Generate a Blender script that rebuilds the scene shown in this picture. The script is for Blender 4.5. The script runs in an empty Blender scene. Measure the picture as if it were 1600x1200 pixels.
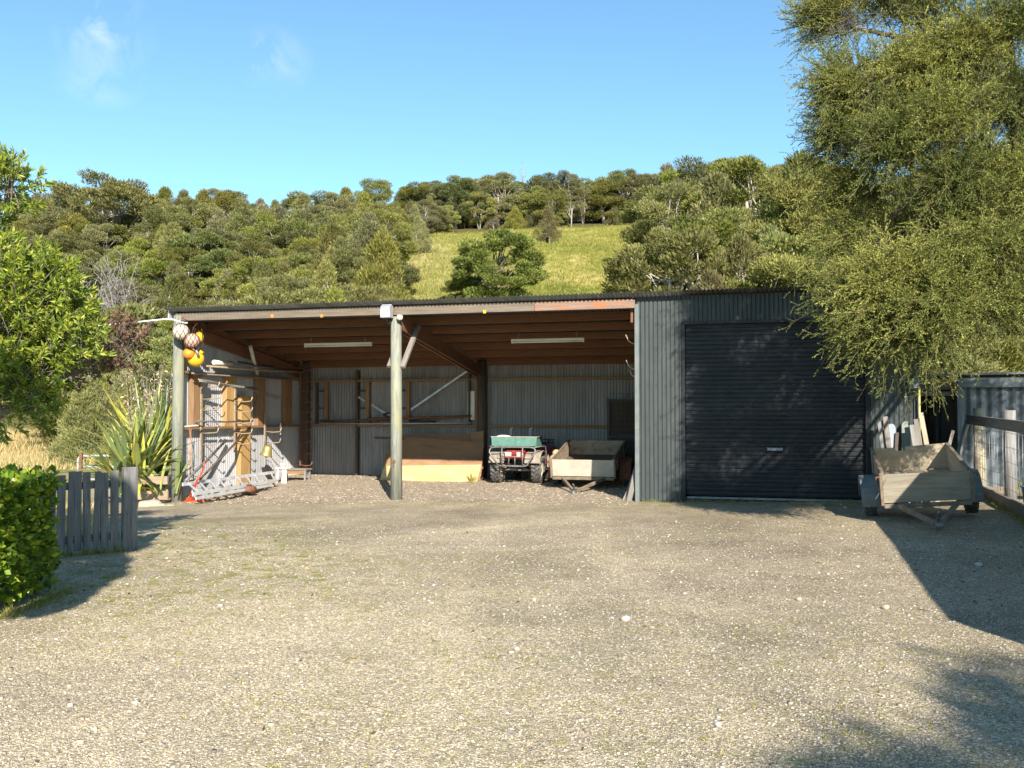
import bpy, math, random
import numpy as np
from mathutils import Vector, Matrix, Euler
rng = np.random.default_rng(7)
random.seed(7)
PI = math.pi
sc = bpy.context.scene
COL = sc.collection

# ------------------------------------------------------------------ frames
TH = math.radians(15.6)                 # the shed front is turned this much
CT, ST = math.cos(TH), math.sin(TH)
GX, GY = 2.26, 17.4                     # front left corner of the garage bay
CAMZ, FPX, PITCH = 1.6, 1500.0, math.radians(1.72)
SUN = Vector((-0.2125, 1.0975, -0.64)).normalized()   # direction the light travels

def W(u, v, z=0.0):
    return Vector((GX + u*CT + v*ST, GY - u*ST + v*CT, z))
def UV(x, y):
    dx, dy = x-GX, y-GY
    return (dx*CT - dy*ST, dx*ST + dy*CT)
def ray(px, py):
    a, b = (px-800)/FPX, (600-py)/FPX
    return (a, math.cos(PITCH)-b*math.sin(PITCH), math.sin(PITCH)+b*math.cos(PITCH))
def atY(px, py, Y):                     # measured point at a known distance
    d = ray(px, py); t = Y/d[1]
    return (d[0]*t, Y, CAMZ+d[2]*t)
def onv(px, py, v):                     # measured point on the plane v of the shed
    d = ray(px, py)
    a = d[0]*ST + d[1]*CT
    t = (v - ((0-GX)*ST + (0-GY)*CT))/a
    u, _ = UV(d[0]*t, d[1]*t)
    return (u, CAMZ+d[2]*t)
def onu(px, py, u):
    d = ray(px, py)
    a = d[0]*CT - d[1]*ST
    t = (u - ((0-GX)*CT - (0-GY)*ST))/a
    _, v = UV(d[0]*t, d[1]*t)
    return (v, CAMZ+d[2]*t)
def onz(px, py, z=0.0):
    d = ray(px, py); t = (z-CAMZ)/d[2]
    return (d[0]*t, d[1]*t)
def sstep(a, b, x):
    t = np.clip((np.asarray(x, float)-a)/(b-a), 0, 1)
    return t*t*(3-2*t)

def yard_z(x, y):                       # height of the yard and of the shed floor
    x = np.asarray(x, float); y = np.asarray(y, float)
    dx, dy = x-GX, y-GY
    u = dx*CT - dy*ST; v = dx*ST + dy*CT
    tilt = np.where(u < 0, -0.25*(np.clip(-u, 0, 14)/9.56)**1.5, 0.022*np.clip(u, 0, 7))
    f = np.where(v > 0, 1-sstep(0.3, 4.8, v)*(u < 0), 1-sstep(0, 9, -v))
    return tilt*f
def vnoise(x, y, s, seed=0):
    x = np.asarray(x, float)/s + seed*17.3; y = np.asarray(y, float)/s - seed*9.1
    return (np.sin(x*1.3+np.sin(y*0.9+1.7)*1.6)+np.sin(y*1.7+np.sin(x*1.1)*1.4)+np.sin((x+y)*0.8+2.0))/3
PC = np.array([(-300, 0), (27, -0.2), (40, 4.2), (50, 7.8), (105, 22.6), (116, 23.6), (150, 19), (260, 12)], float)
PL = np.array([(-300, -0.3), (38, -0.3), (46, 0.6), (60, 5.8), (90, 17.2), (110, 21), (150, 16), (260, 12)], float)
def hill_z(x, y):
    x = np.asarray(x, float); y = np.asarray(y, float)
    c = np.interp(y, PC[:, 0], PC[:, 1]); l = np.interp(y, PL[:, 0], PL[:, 1])
    k = 1-sstep(-18, -7, x)
    z = c*(1-k)+l*k
    return z + vnoise(x, y, 9)*0.5*sstep(34, 50, y) - 0.25*(1-sstep(27, 32, y))

# ------------------------------------------------------------------ mesh builder
class MB:
    def __init__(s): s.v = []; s.f = []; s.g = []; s.sm = []
    def add(s, vs, fs, g=None, smooth=False):
        n = len(s.v)
        s.v += [tuple(p) for p in vs]
        s.g += [tuple(p) for p in (g if g is not None else vs)]
        s.f += [tuple(i+n for i in f) for f in fs]
        s.sm += [smooth]*len(fs)
        return s
    def box(s, c, d, rot=None):
        off = (random.random()*20, random.random()*20, random.random()*20)
        hx, hy, hz = d[0]/2, d[1]/2, d[2]/2
        L = [(-hx,-hy,-hz),(hx,-hy,-hz),(hx,hy,-hz),(-hx,hy,-hz),(-hx,-hy,hz),(hx,-hy,hz),(hx,hy,hz),(-hx,hy,hz)]
        R = rot.to_matrix() if isinstance(rot, Euler) else rot
        c = Vector(c)
        vs = [(R @ Vector(p) if R else Vector(p))+c for p in L]
        ax = max(range(3), key=lambda i: d[i]); o = [i for i in range(3) if i != ax]
        g = [(p[ax]+off[0], p[o[0]]+off[1], p[o[1]]+off[2]) for p in L]
        return s.add(vs, [(0,3,2,1),(4,5,6,7),(0,1,5,4),(1,2,6,5),(2,3,7,6),(3,0,4,7)], g)
    def span(s, a, b):                      # axis aligned box from corner a to corner b
        return s.box([(a[i]+b[i])/2 for i in range(3)], [abs(b[i]-a[i]) for i in range(3)])
    def beam(s, p0, p1, w, h, up=(0, 0, 1)):
        p0, p1 = Vector(p0), Vector(p1); x = (p1-p0); L = x.length; x.normalize()
        up = Vector(up)
        if abs(x.dot(up)) > 0.98: up = Vector((0, 1, 0))
        y = up.cross(x).normalized(); z = x.cross(y)
        R = Matrix((x, y, z)).transposed()
        return s.box((p0+p1)/2, (L, w, h), R)
    def tube(s, pts, r, n=8, cap=True, smooth=True):
        pts = [Vector(p) for p in pts]; rs = r if isinstance(r, (list, tuple)) else [r]*len(pts)
        vs = []; g = []; fs = []; prev = None; acc = random.random()*10
        for i, p in enumerate(pts):
            t = (pts[min(i+1, len(pts)-1)]-pts[max(i-1, 0)])
            t = t.normalized() if t.length > 1e-9 else Vector((0, 0, 1))
            if prev is None:
                a = Vector((0, 0, 1)) if abs(t.z) < 0.9 else Vector((1, 0, 0))
                nx = t.cross(a).normalized()
            else:
                nx = prev - t*prev.dot(t)
                nx = nx.normalized() if nx.length > 1e-6 else t.orthogonal().normalized()
            prev = nx; ny = t.cross(nx)
            if i: acc += (p-pts[i-1]).length
            for k in range(n):
                a = 2*PI*k/n
                vs.append(p+(nx*math.cos(a)+ny*math.sin(a))*rs[i]); g.append((acc, math.cos(a)*rs[i], math.sin(a)*rs[i]))
        for i in range(len(pts)-1):
            for k in range(n):
                fs.append((i*n+k, i*n+(k+1) % n, (i+1)*n+(k+1) % n, (i+1)*n+k))
        s.add(vs, fs, g, smooth)
        if cap:
            m = len(s.v)-len(vs)
            s.f.append(tuple(m+k for k in reversed(range(n)))); s.sm.append(False)
            q = m+(len(pts)-1)*n
            s.f.append(tuple(q+k for k in range(n))); s.sm.append(False)
        return s
    def cyl(s, p0, p1, r, n=16, r2=None):
        return s.tube([p0, p1], [r, r if r2 is None else r2], n)
    def lathe(s, prof, n=24, M=None, smooth=True):      # prof: (r, z) round local z
        vs = []; fs = []
        for (r, z) in prof:
            for k in range(n):
                a = 2*PI*k/n; vs.append(Vector((r*math.cos(a), r*math.sin(a), z)))
        for i in range(len(prof)-1):
            for k in range(n):
                fs.append((i*n+k, i*n+(k+1) % n, (i+1)*n+(k+1) % n, (i+1)*n+k))
        if M is not None: vs = [M @ p for p in vs]
        return s.add(vs, fs, None, smooth)
    def ball(s, c, r, n=20, m=12, sc_=(1, 1, 1), M=None):
        prof = [(max(1e-4, math.sin(PI*i/m)), -math.cos(PI*i/m)) for i in range(m+1)]
        T = Matrix.Translation(Vector(c)) @ (M if M is not None else Matrix.Identity(4)) @ Matrix.Diagonal((r*sc_[0], r*sc_[1], r*sc_[2], 1))
        return s.lathe(prof, n, T)
    def prism(s, poly, ext, axis=1, at=0.0):            # polygon in two axes pulled along the third
        o = [i for i in range(3) if i != axis]; n = len(poly); vs = []
        for d in (at, at+ext):
            for p in poly:
                q = [0, 0, 0]; q[o[0]] = p[0]; q[o[1]] = p[1]; q[axis] = d; vs.append(q)
        fs = [tuple(range(n)), tuple(reversed(range(n, 2*n)))]+[(i, n+i, n+(i+1) % n, (i+1) % n) for i in range(n)]
        return s.add(vs, fs)
    def sheet(s, p0, du, dv, pitch, amp, nrm, per=8, phase=0.0, cut=None):
        """corrugated sheet: waves run across du, ribs along dv; cut(t) gives the dv length factor"""
        p0, du, dv, nrm = Vector(p0), Vector(du), Vector(dv), Vector(nrm).normalized()
        L = du.length; n = max(2, int(L/pitch*per)); vs = []; g = []
        for i in range(n+1):
            t = i/n; a = 2*PI*t*L/pitch+phase
            q = p0+du*t+nrm*(amp*math.sin(a)); k = cut(t) if cut else 1.0
            vs += [q, q+dv*k]; g += [(0, t*L, 0), (dv.length*k, t*L, 0)]
        return s.add(vs, [(2*i, 2*i+2, 2*i+3, 2*i+1) for i in range(n)], g, True)

OFF = {}
def mkmesh(name, mb, off=(0, 0, 0)):
    me = bpy.data.meshes.new(name)
    o = np.array(off, float)
    V = np.array([tuple(p) for p in mb.v], float)-o
    me.from_pydata(V.tolist(), [], mb.f)
    me.polygons.foreach_set('use_smooth', np.array(mb.sm, bool))
    at = me.attributes.new('gco', 'FLOAT_VECTOR', 'POINT')
    at.data.foreach_set('vector', np.array(mb.g, float).ravel())
    me.update()
    return me
def put(o, parent=None):
    COL.objects.link(o)
    if parent is not None: o.parent = parent
    return o
def tag(o, label=None, cat=None, group=None, kind=None):
    if label: o['label'] = label
    if cat: o['category'] = cat
    if group: o['group'] = group
    if kind: o['kind'] = kind
    return o
def thing(name, label, cat, base=(0, 0, 0), frame='B', group=None, rot=None):
    """Empty at the base of a thing; frame B: shed coordinates (u, v, z), frame W: world coordinates, frame L: own coordinates"""
    o = bpy.data.objects.new(name, None); o.empty_display_size = 0.2
    if frame == 'B': o.location = W(*base); o.rotation_euler = (0, 0, -TH); OFF[o.name] = base
    elif frame == 'W': o.location = base; OFF[o.name] = base
    else: o.location = base; OFF[o.name] = (0, 0, 0)
    if rot: o.rotation_euler = rot
    put(o); return tag(o, label, cat, group)
def bevel(o, w=0.004, seg=1):
    m = o.modifiers.new('bevel', 'BEVEL'); m.width = w; m.segments = seg; m.limit_method = 'ANGLE'; m.angle_limit = math.radians(40)
    return o
def part(name, mb, m, parent, bv=0.0, label=None):
    root = parent
    while root.parent is not None: root = root.parent
    me = mkmesh(name, mb, OFF[root.name])
    o = bpy.data.objects.new(name, me); me.materials.append(m); put(o, parent)
    if bv: bevel(o, bv)
    if label: o['label'] = label
    return o
def solo(name, mb, m, label, cat, base=(0, 0, 0), frame='B', group=None, bv=0.0, kind=None):
    me = mkmesh(name, mb, base if frame != 'L' else (0, 0, 0))
    o = bpy.data.objects.new(name, me); me.materials.append(m); put(o)
    if frame == 'B': o.location = W(*base); o.rotation_euler = (0, 0, -TH)
    else: o.location = base
    if bv: bevel(o, bv)
    return tag(o, label, cat, group, kind)
def copy_tree(o, parent=None):
    c = o.copy(); COL.objects.link(c)
    if parent is not None: c.parent = parent
    for ch in list(o.children): copy_tree(ch, c)
    return c

# ------------------------------------------------------------------ materials
def newmat(name):
    m = bpy.data.materials.new(name); m.use_nodes = True
    nt = m.node_tree; b = nt.nodes['Principled BSDF']
    return m, nt, b
def nd(nt, t, **kw):
    n = nt.nodes.new(t)
    for k, v in kw.items(): setattr(n, k, v)
    return n
def ramp(nt, fac, stops):
    r = nd(nt, 'ShaderNodeValToRGB'); e = r.color_ramp.elements
    while len(e) < len(stops): e.new(0.5)
    for i, (p, c) in enumerate(stops):
        e[i].position = p; e[i].color = (c[0], c[1], c[2], 1) if not isinstance(c, (int, float)) else (c, c, c, 1)
    nt.links.new(fac, r.inputs[0]); return r.outputs[0]
def mixc(nt, fac, a, b, mode='MIX'):
    m = nd(nt, 'ShaderNodeMix', data_type='RGBA', blend_type=mode)
    for s, x in ((m.inputs[0], fac), (m.inputs[6], a), (m.inputs[7], b)):
        if hasattr(x, 'is_linked'): nt.links.new(x, s)
        elif isinstance(x, (int, float)): s.default_value = x
        else: s.default_value = (x[0], x[1], x[2], 1)
    return m.outputs[2]
def noise(nt, vec, scale, detail=4, rough=0.6, dist=0.0):
    n = nd(nt, 'ShaderNodeTexNoise'); n.inputs['Scale'].default_value = scale; n.inputs['Detail'].default_value = detail
    n.inputs['Roughness'].default_value = rough; n.inputs['Distortion'].default_value = dist
    if vec is not None: nt.links.new(vec, n.inputs['Vector'])
    return n.outputs[0]
def mapv(nt, vec, scale):
    m = nd(nt, 'ShaderNodeMapping'); m.inputs['Scale'].default_value = scale; nt.links.new(vec, m.inputs['Vector']); return m.outputs[0]
def coords(nt, kind='Object'):
    if kind == 'gco':
        a = nd(nt, 'ShaderNodeAttribute', attribute_name='gco'); return a.outputs['Vector']
    return nd(nt, 'ShaderNodeTexCoord').outputs[kind]
def bump(nt, b, h, strength=0.3, dist=0.01):
    n = nd(nt, 'ShaderNodeBump'); n.inputs['Strength'].default_value = strength; n.inputs['Distance'].default_value = dist
    nt.links.new(h, n.inputs['Height']); nt.links.new(n.outputs[0], b.inputs['Normal']); return n
def wood(name, c1, c2, c3=None, rough=0.8, grain=14, stain=0.5, sscale=1.7):
    m, nt, b = newmat(name); g = coords(nt, 'gco')
    n1 = noise(nt, mapv(nt, g, (0.8, grain, grain)), 3.0, 6, 0.65, 0.6)
    col = ramp(nt, n1, [(0.28, c2), (0.62, c1)])
    n2 = noise(nt, mapv(nt, g, (1, 2.2, 2.2)), sscale, 6, 0.68, 0.4)
    if c3 is not None:
        f = ramp(nt, n2, [(0.48, 0.0), (0.66, stain)]); col = mixc(nt, f, col, c3)
    n3 = noise(nt, mapv(nt, g, (0.25, 3, 3)), 1.0, 2)
    col = mixc(nt, 0.5, col, ramp(nt, n3, [(0.3, 0.55), (0.7, 1.0)]), 'MULTIPLY')
    nt.links.new(col, b.inputs['Base Color']); b.inputs['Roughness'].default_value = rough
    bump(nt, b, n1, 0.35, 0.006); return m
def paint(name, c1, c2=None, rough=0.5, scale=4.0, metal=0.0, wear=None, wlim=(0.58, 0.68), bmp=0.1, spec=0.5, speck=0.0):
    m, nt, b = newmat(name); v = coords(nt)
    c2 = c2 or tuple(x*0.75 for x in c1)
    n1 = noise(nt, v, scale, 5, 0.62)
    col = ramp(nt, n1, [(0.35, c2), (0.65, c1)])
    if wear is not None:
        n2 = noise(nt, v, scale*1.9, 8, 0.72, 0.4)
        f = ramp(nt, n2, [(wlim[0], 0.0), (wlim[1], 1.0)]); col = mixc(nt, f, col, wear)
    nt.links.new(col, b.inputs['Base Color'])
    r = ramp(nt, noise(nt, v, scale*3, 4), [(0.3, max(0.05, rough-0.12)), (0.7, min(1, rough+0.15))])
    nt.links.new(r, b.inputs['Roughness']); b.inputs['Metallic'].default_value = metal
    b.inputs['Specular IOR Level'].default_value = spec
    if bmp: bump(nt, b, noise(nt, v, scale*8, 4), bmp, 0.004)
    return m
def sheetmetal(name, c1, c2, rough=0.5, metal=0.0, rust=None, rlim=(0.6, 0.72), streak=True, lap=0.0):
    m, nt, b = newmat(name); g = coords(nt, 'gco')
    n1 = noise(nt, mapv(nt, g, (0.5, 6, 1)) if streak else g, 1.6, 6, 0.65)
    col = ramp(nt, n1, [(0.3, c2), (0.68, c1)])
    sx = nd(nt, 'ShaderNodeSeparateXYZ'); nt.links.new(g, sx.inputs[0])
    dv = nd(nt, 'ShaderNodeMath', operation='DIVIDE'); dv.inputs[1].default_value = 0.7623; nt.links.new(sx.outputs[1], dv.inputs[0])
    fl = nd(nt, 'ShaderNodeMath', operation='FLOOR'); nt.links.new(dv.outputs[0], fl.inputs[0])
    wn = nd(nt, 'ShaderNodeTexWhiteNoise', noise_dimensions='1D'); nt.links.new(fl.outputs[0], wn.inputs['W'])
    col = mixc(nt, 1.0, col, ramp(nt, wn.outputs['Value'], [(0.0, 0.82), (1.0, 1.1)]), 'MULTIPLY')
    dirt = ramp(nt, noise(nt, mapv(nt, g, (1.2, 2.5, 1)), 1.1, 7, 0.7, 0.5), [(0.52, 0.0), (0.75, 0.35)])
    col = mixc(nt, dirt, col, tuple(0.5*(a+b) for a, b in zip(c1, (0.2, 0.18, 0.15))))
    if rust is not None:
        n2 = noise(nt, mapv(nt, g, (0.7, 3, 1)), 1.3, 8, 0.7, 0.3)
        col = mixc(nt, ramp(nt, n2, [(rlim[0], 0.0), (rlim[1], 0.9)]), col, rust)
    nt.links.new(col, b.inputs['Base Color'])
    nt.links.new(ramp(nt, noise(nt, g, 7, 4), [(0.3, rough-0.1), (0.7, rough+0.12)]), b.inputs['Roughness'])
    b.inputs['Metallic'].default_value = metal
    bump(nt, b, noise(nt, g, 3.0, 3), 0.15, 0.01)
    b.inputs['Specular IOR Level'].default_value = 0.3
    return m
def leafmat(name, stops, hue=0.0, trans=0.3, rough=0.45, spec=0.4, objvar=0.0):
    """leaf colour from a random number per leaf (attribute tint), varied per tree"""
    m, nt, b = newmat(name)
    a = nd(nt, 'ShaderNodeAttribute', attribute_name='tint')
    col = ramp(nt, a.outputs['Fac'], stops)
    if objvar:
        oi = nd(nt, 'ShaderNodeObjectInfo'); h = nd(nt, 'ShaderNodeHueSaturation')
        mr = nd(nt, 'ShaderNodeMapRange'); mr.inputs[3].default_value = 0.5-0.014*objvar; mr.inputs[4].default_value = 0.5+0.024*objvar
        nt.links.new(oi.outputs['Random'], mr.inputs[0]); nt.links.new(mr.outputs[0], h.inputs['Hue'])
        mu = nd(nt, 'ShaderNodeMath', operation='MULTIPLY'); mu.inputs[1].default_value = 7.13
        fr = nd(nt, 'ShaderNodeMath', operation='FRACT'); nt.links.new(oi.outputs['Random'], mu.inputs[0]); nt.links.new(mu.outputs[0], fr.inputs[0])
        m2 = nd(nt, 'ShaderNodeMapRange'); m2.inputs[3].default_value = 1-0.32*objvar; m2.inputs[4].default_value = 1+0.3*objvar
        nt.links.new(fr.outputs[0], m2.inputs[0]); nt.links.new(m2.outputs[0], h.inputs['Value'])
        mu3 = nd(nt, 'ShaderNodeMath', operation='MULTIPLY'); mu3.inputs[1].default_value = 31.7
        fr3 = nd(nt, 'ShaderNodeMath', operation='FRACT'); nt.links.new(oi.outputs['Random'], mu3.inputs[0]); nt.links.new(mu3.outputs[0], fr3.inputs[0])
        m3 = nd(nt, 'ShaderNodeMapRange'); m3.inputs[3].default_value = 1-0.3*objvar; m3.inputs[4].default_value = 1.1
        nt.links.new(fr3.outputs[0], m3.inputs[0]); nt.links.new(m3.outputs[0], h.inputs['Saturation'])
        nt.links.new(col, h.inputs['Color']); col = h.outputs[0]
    nt.links.new(col, b.inputs['Base Color']); b.inputs['Roughness'].default_value = rough
    b.inputs['Specular IOR Level'].default_value = spec
    if trans:
        t = nd(nt, 'ShaderNodeBsdfTranslucent'); nt.links.new(mixc(nt, 1.0, col, (1.0, 1.05, 0.45), 'MULTIPLY'), t.inputs[0])
        mx = nd(nt, 'ShaderNodeMixShader'); mx.inputs[0].default_value = trans
        nt.links.new(b.outputs[0], mx.inputs[1]); nt.links.new(t.outputs[0], mx.inputs[2])
        nt.links.new(mx.outputs[0], nt.nodes['Material Output'].inputs[0])
    return m

M = {}
M['post'] = wood('weathered_post', (0.28, 0.285, 0.24), (0.10, 0.112, 0.092), (0.27, 0.26, 0.14), stain=0.7, grain=9)
M['fascia'] = wood('fascia_timber', (0.205, 0.168, 0.128), (0.105, 0.085, 0.066), (0.2, 0.12, 0.07), stain=0.4)
M['rust_fascia'] = wood('stained_fascia', (0.31, 0.21, 0.16), (0.18, 0.11, 0.075), (0.42, 0.14, 0.035), stain=0.85, sscale=3.2)
M['purlin'] = wood('purlin_timber', (0.22, 0.10, 0.052), (0.115, 0.052, 0.028), None)
M['frame'] = wood('framing_timber', (0.33, 0.20, 0.10), (0.2, 0.11, 0.055), None)
M['pine'] = wood('pine_stud', (0.52, 0.33, 0.13), (0.38, 0.21, 0.075), None, grain=10)
M['darkwood'] = wood('dark_timber', (0.12, 0.085, 0.06), (0.06, 0.045, 0.035), None)
M['grey_wood'] = wood('silvered_timber', (0.29, 0.28, 0.27), (0.12, 0.118, 0.118), (0.34, 0.32, 0.285), stain=0.5, grain=9)
M['fence_wood'] = wood('old_paling', (0.22, 0.215, 0.21), (0.055, 0.054, 0.055), (0.13, 0.132, 0.115), stain=0.6, grain=9)
M['rail_wood'] = wood('rail_timber', (0.28, 0.245, 0.215), (0.12, 0.105, 0.095), (0.2, 0.19, 0.155), stain=0.5)
M['pale_post'] = wood('pale_post', (0.48, 0.42, 0.30), (0.3, 0.26, 0.18), (0.36, 0.36, 0.22), stain=0.6)
M['ply_dark'] = wood('brown_plywood', (0.36, 0.205, 0.11), (0.26, 0.14, 0.072), (0.42, 0.26, 0.14), grain=5, stain=0.5)
M['ply_pale'] = wood('pale_plywood', (0.60, 0.445, 0.20), (0.49, 0.34, 0.14), (0.74, 0.60, 0.33), grain=6, stain=0.6)
M['planter'] = wood('planter_board', (0.40, 0.30, 0.2), (0.26, 0.19, 0.13), None)
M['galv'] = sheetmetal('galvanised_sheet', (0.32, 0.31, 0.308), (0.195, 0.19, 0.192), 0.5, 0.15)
M['galv_lit'] = sheetmetal('sunlit_galvanised_sheet', (0.47, 0.475, 0.49), (0.37, 0.375, 0.39), 0.45, 0.2)  # galv painted paler for the sunlit side wall; shaded walls keep the darker one
M['galv_old'] = sheetmetal('old_galvanised_sheet', (0.17, 0.2, 0.225), (0.09, 0.11, 0.13), 0.55, 0.2, (0.24, 0.2, 0.17), (0.66, 0.8))
M['roof'] = sheetmetal('roof_sheet', (0.07, 0.075, 0.07), (0.035, 0.035, 0.035), 0.5, 0.0, (0.10, 0.06, 0.04))
M['clad'] = sheetmetal('dark_cladding', (0.058, 0.068, 0.069), (0.04, 0.049, 0.051), 0.45, 0.0)
M['flash'] = paint('cladding_flashing', (0.16, 0.18, 0.175), (0.12, 0.14, 0.14), 0.4)
M['lamp_grey'] = paint('flood_light_grey', (0.36, 0.37, 0.39), (0.27, 0.28, 0.3), 0.4)
M['door'] = sheetmetal('roller_door_paint', (0.021, 0.0245, 0.030), (0.013, 0.0155, 0.02), 0.5, 0.0, None, streak=False)
M['alu'] = paint('aluminium', (0.66, 0.67, 0.68), (0.5, 0.51, 0.52), 0.42, 6, 0.35)
M['steel'] = paint('grey_steel', (0.25, 0.25, 0.25), (0.14, 0.14, 0.14), 0.5, 8, 0.5, (0.22, 0.11, 0.05), (0.66, 0.76))
M['hooksteel'] = paint('hook_steel', (0.42, 0.34, 0.24), (0.28, 0.21, 0.14), 0.5, 12, 0.2)
M['rust'] = paint('rusty_steel', (0.23, 0.10, 0.05), (0.13, 0.06, 0.035), 0.8, 9, 0.1)
M['strap'] = paint('strap_steel', (0.5, 0.53, 0.56), (0.36, 0.39, 0.42), 0.4, 6, 0.5)
M['black'] = paint('black_plastic', (0.025, 0.025, 0.027), None, 0.5)
M['rubber'] = paint('tyre_rubber', (0.075, 0.072, 0.068), (0.035, 0.035, 0.035), 0.85, 14, 0.0, (0.22, 0.2, 0.165), (0.50, 0.62), 0.5)
M['white'] = paint('white_paint', (0.75, 0.75, 0.73), (0.62, 0.62, 0.6), 0.45)
M['pvc'] = paint('white_pipe', (0.66, 0.63, 0.56), (0.5, 0.47, 0.4), 0.5)
M['tube_light'] = paint('batten_white', (0.7, 0.66, 0.55), (0.6, 0.55, 0.45), 0.4)
M['green'] = paint('green_paint', (0.105, 0.235, 0.19), (0.075, 0.175, 0.14), 0.5, 7, 0.0, (0.33, 0.42, 0.36), (0.6, 0.7))
M['red'] = paint('red_plastic', (0.40, 0.05, 0.042), (0.27, 0.035, 0.032), 0.5, 8, 0.0, (0.36, 0.2, 0.15), (0.56, 0.7))
M['jackred'] = paint('red_enamel', (0.62, 0.07, 0.02), (0.5, 0.05, 0.015), 0.4)
M['fairing'] = paint('dusty_fairing', (0.33, 0.285, 0.23), (0.22, 0.19, 0.15), 0.65, 9, 0.0, (0.17, 0.13, 0.09), (0.56, 0.7))
M['lens'] = paint('lamp_lens', (0.6, 0.47, 0.44), (0.48, 0.3, 0.27), 0.15, 9)
M['rim'] = paint('cream_rim', (0.62, 0.57, 0.45), (0.45, 0.4, 0.3), 0.5, 9, 0.0, (0.2, 0.14, 0.09), (0.6, 0.7))
M['tr_white'] = paint('old_white_panel', (0.48, 0.445, 0.36), (0.36, 0.335, 0.27), 0.6, 3, 0.0, (0.3, 0.2, 0.12), (0.63, 0.74))
M['tr_inner'] = paint('rusty_inner_panel', (0.36, 0.30, 0.22), (0.24, 0.19, 0.13), 0.7, 4, 0.0, (0.2, 0.085, 0.04), (0.5, 0.66))
M['tr_floor'] = wood('trailer_floor', (0.17, 0.12, 0.09), (0.09, 0.065, 0.05), None)
M['tr_ply'] = wood('weathered_ply', (0.50, 0.42, 0.30), (0.36, 0.29, 0.2), (0.30, 0.26, 0.2), grain=6, stain=0.5)
M['tr_green'] = paint('faded_green_panel', (0.36, 0.335, 0.27), (0.23, 0.22, 0.175), 0.7, 3, 0.0, (0.2, 0.17, 0.12), (0.58, 0.7))
M['tr_fender'] = paint('faded_blue_fender', (0.17, 0.2, 0.21), (0.11, 0.135, 0.145), 0.6, 5, 0.0, (0.4, 0.4, 0.36), (0.6, 0.7))
M['tr_rough'] = wood('rough_trailer_board', (0.36, 0.315, 0.24), (0.19, 0.165, 0.125), (0.25, 0.25, 0.2), grain=6, stain=0.6, sscale=2.6)
M['tr_frame'] = paint('trailer_chassis', (0.25, 0.21, 0.155), (0.14, 0.115, 0.085), 0.7, 7, 0.1, (0.2, 0.09, 0.045), (0.52, 0.64))
M['orange'] = paint('orange_float', (0.82, 0.27, 0.02), (0.62, 0.17, 0.015), 0.5, 5, 0.0, (0.5, 0.25, 0.1), (0.6, 0.72))
M['yellow'] = paint('yellow_float', (0.83, 0.49, 0.02), (0.68, 0.36, 0.015), 0.5, 5, 0.0, (0.5, 0.36, 0.12), (0.6, 0.72))
M['floatwhite'] = paint('white_float', (0.62, 0.55, 0.45), (0.5, 0.42, 0.34), 0.5, 12)
M['floatpink'] = paint('pink_float', (0.62, 0.42, 0.33), (0.5, 0.27, 0.2), 0.5, 12)
M['net'] = paint('dark_net_cord', (0.07, 0.035, 0.025), None, 0.8)
M['rope'] = paint('orange_rope', (0.55, 0.27, 0.12), (0.42, 0.19, 0.08), 0.85)
M['brass'] = paint('dull_brass', (0.52, 0.42, 0.14), (0.4, 0.31, 0.1), 0.38, 8, 0.6)
M['blue'] = paint('blue_plastic', (0.02, 0.17, 0.5), (0.015, 0.13, 0.42), 0.35)
M['concrete'] = paint('concrete', (0.5, 0.49, 0.46), (0.38, 0.37, 0.34), 0.85, 3, bmp=0.3)
M['wire'] = paint('fence_wire', (0.4, 0.41, 0.42), None, 0.5, 4, 0.6)
M['rock'] = paint('pale_rock', (0.40, 0.355, 0.265), (0.3, 0.26, 0.2), 0.9, 5, bmp=0.6)
M['stone'] = paint('white_stone', (0.46, 0.45, 0.41), (0.33, 0.32, 0.285), 0.8, 12, bmp=0.4)
M['bark'] = paint('bark', (0.24, 0.19, 0.15), (0.13, 0.105, 0.085), 0.9, 9, bmp=0.6)
M['palebark'] = paint('pale_bark', (0.44, 0.40, 0.35), (0.28, 0.25, 0.22), 0.9, 6, bmp=0.5)
M['deadwood'] = paint('dead_grey_wood', (0.42, 0.38, 0.36), (0.28, 0.25, 0.24), 0.9, 6)
M['board_white'] = paint('weatherboard_paint', (0.7, 0.69, 0.64), (0.6, 0.58, 0.53), 0.5)
# ------------------------------------------------------------------ ground
def gridmesh(name, xs, ys, zf, attrs, m, holes=None):
    X, Y = np.meshgrid(xs, ys); Z = zf(X, Y)
    nx, ny = len(xs), len(ys)
    V = np.stack([X.ravel(), Y.ravel(), Z.ravel()], 1)
    i = np.arange(nx*ny).reshape(ny, nx)
    F = np.stack([i[:-1, :-1].ravel(), i[:-1, 1:].ravel(), i[1:, 1:].ravel(), i[1:, :-1].ravel()], 1)
    me = bpy.data.meshes.new(name); me.from_pydata(V.tolist(), [], F.tolist())
    me.polygons.foreach_set('use_smooth', np.ones(len(F), bool))
    for k, f in attrs.items():
        a = me.attributes.new(k, 'FLOAT', 'POINT'); a.data.foreach_set('value', np.asarray(f(X, Y), float).ravel().astype(np.float32))
    me.materials.append(m); o = bpy.data.objects.new(name, me); put(o); o['kind'] = 'structure'; return o

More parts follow.
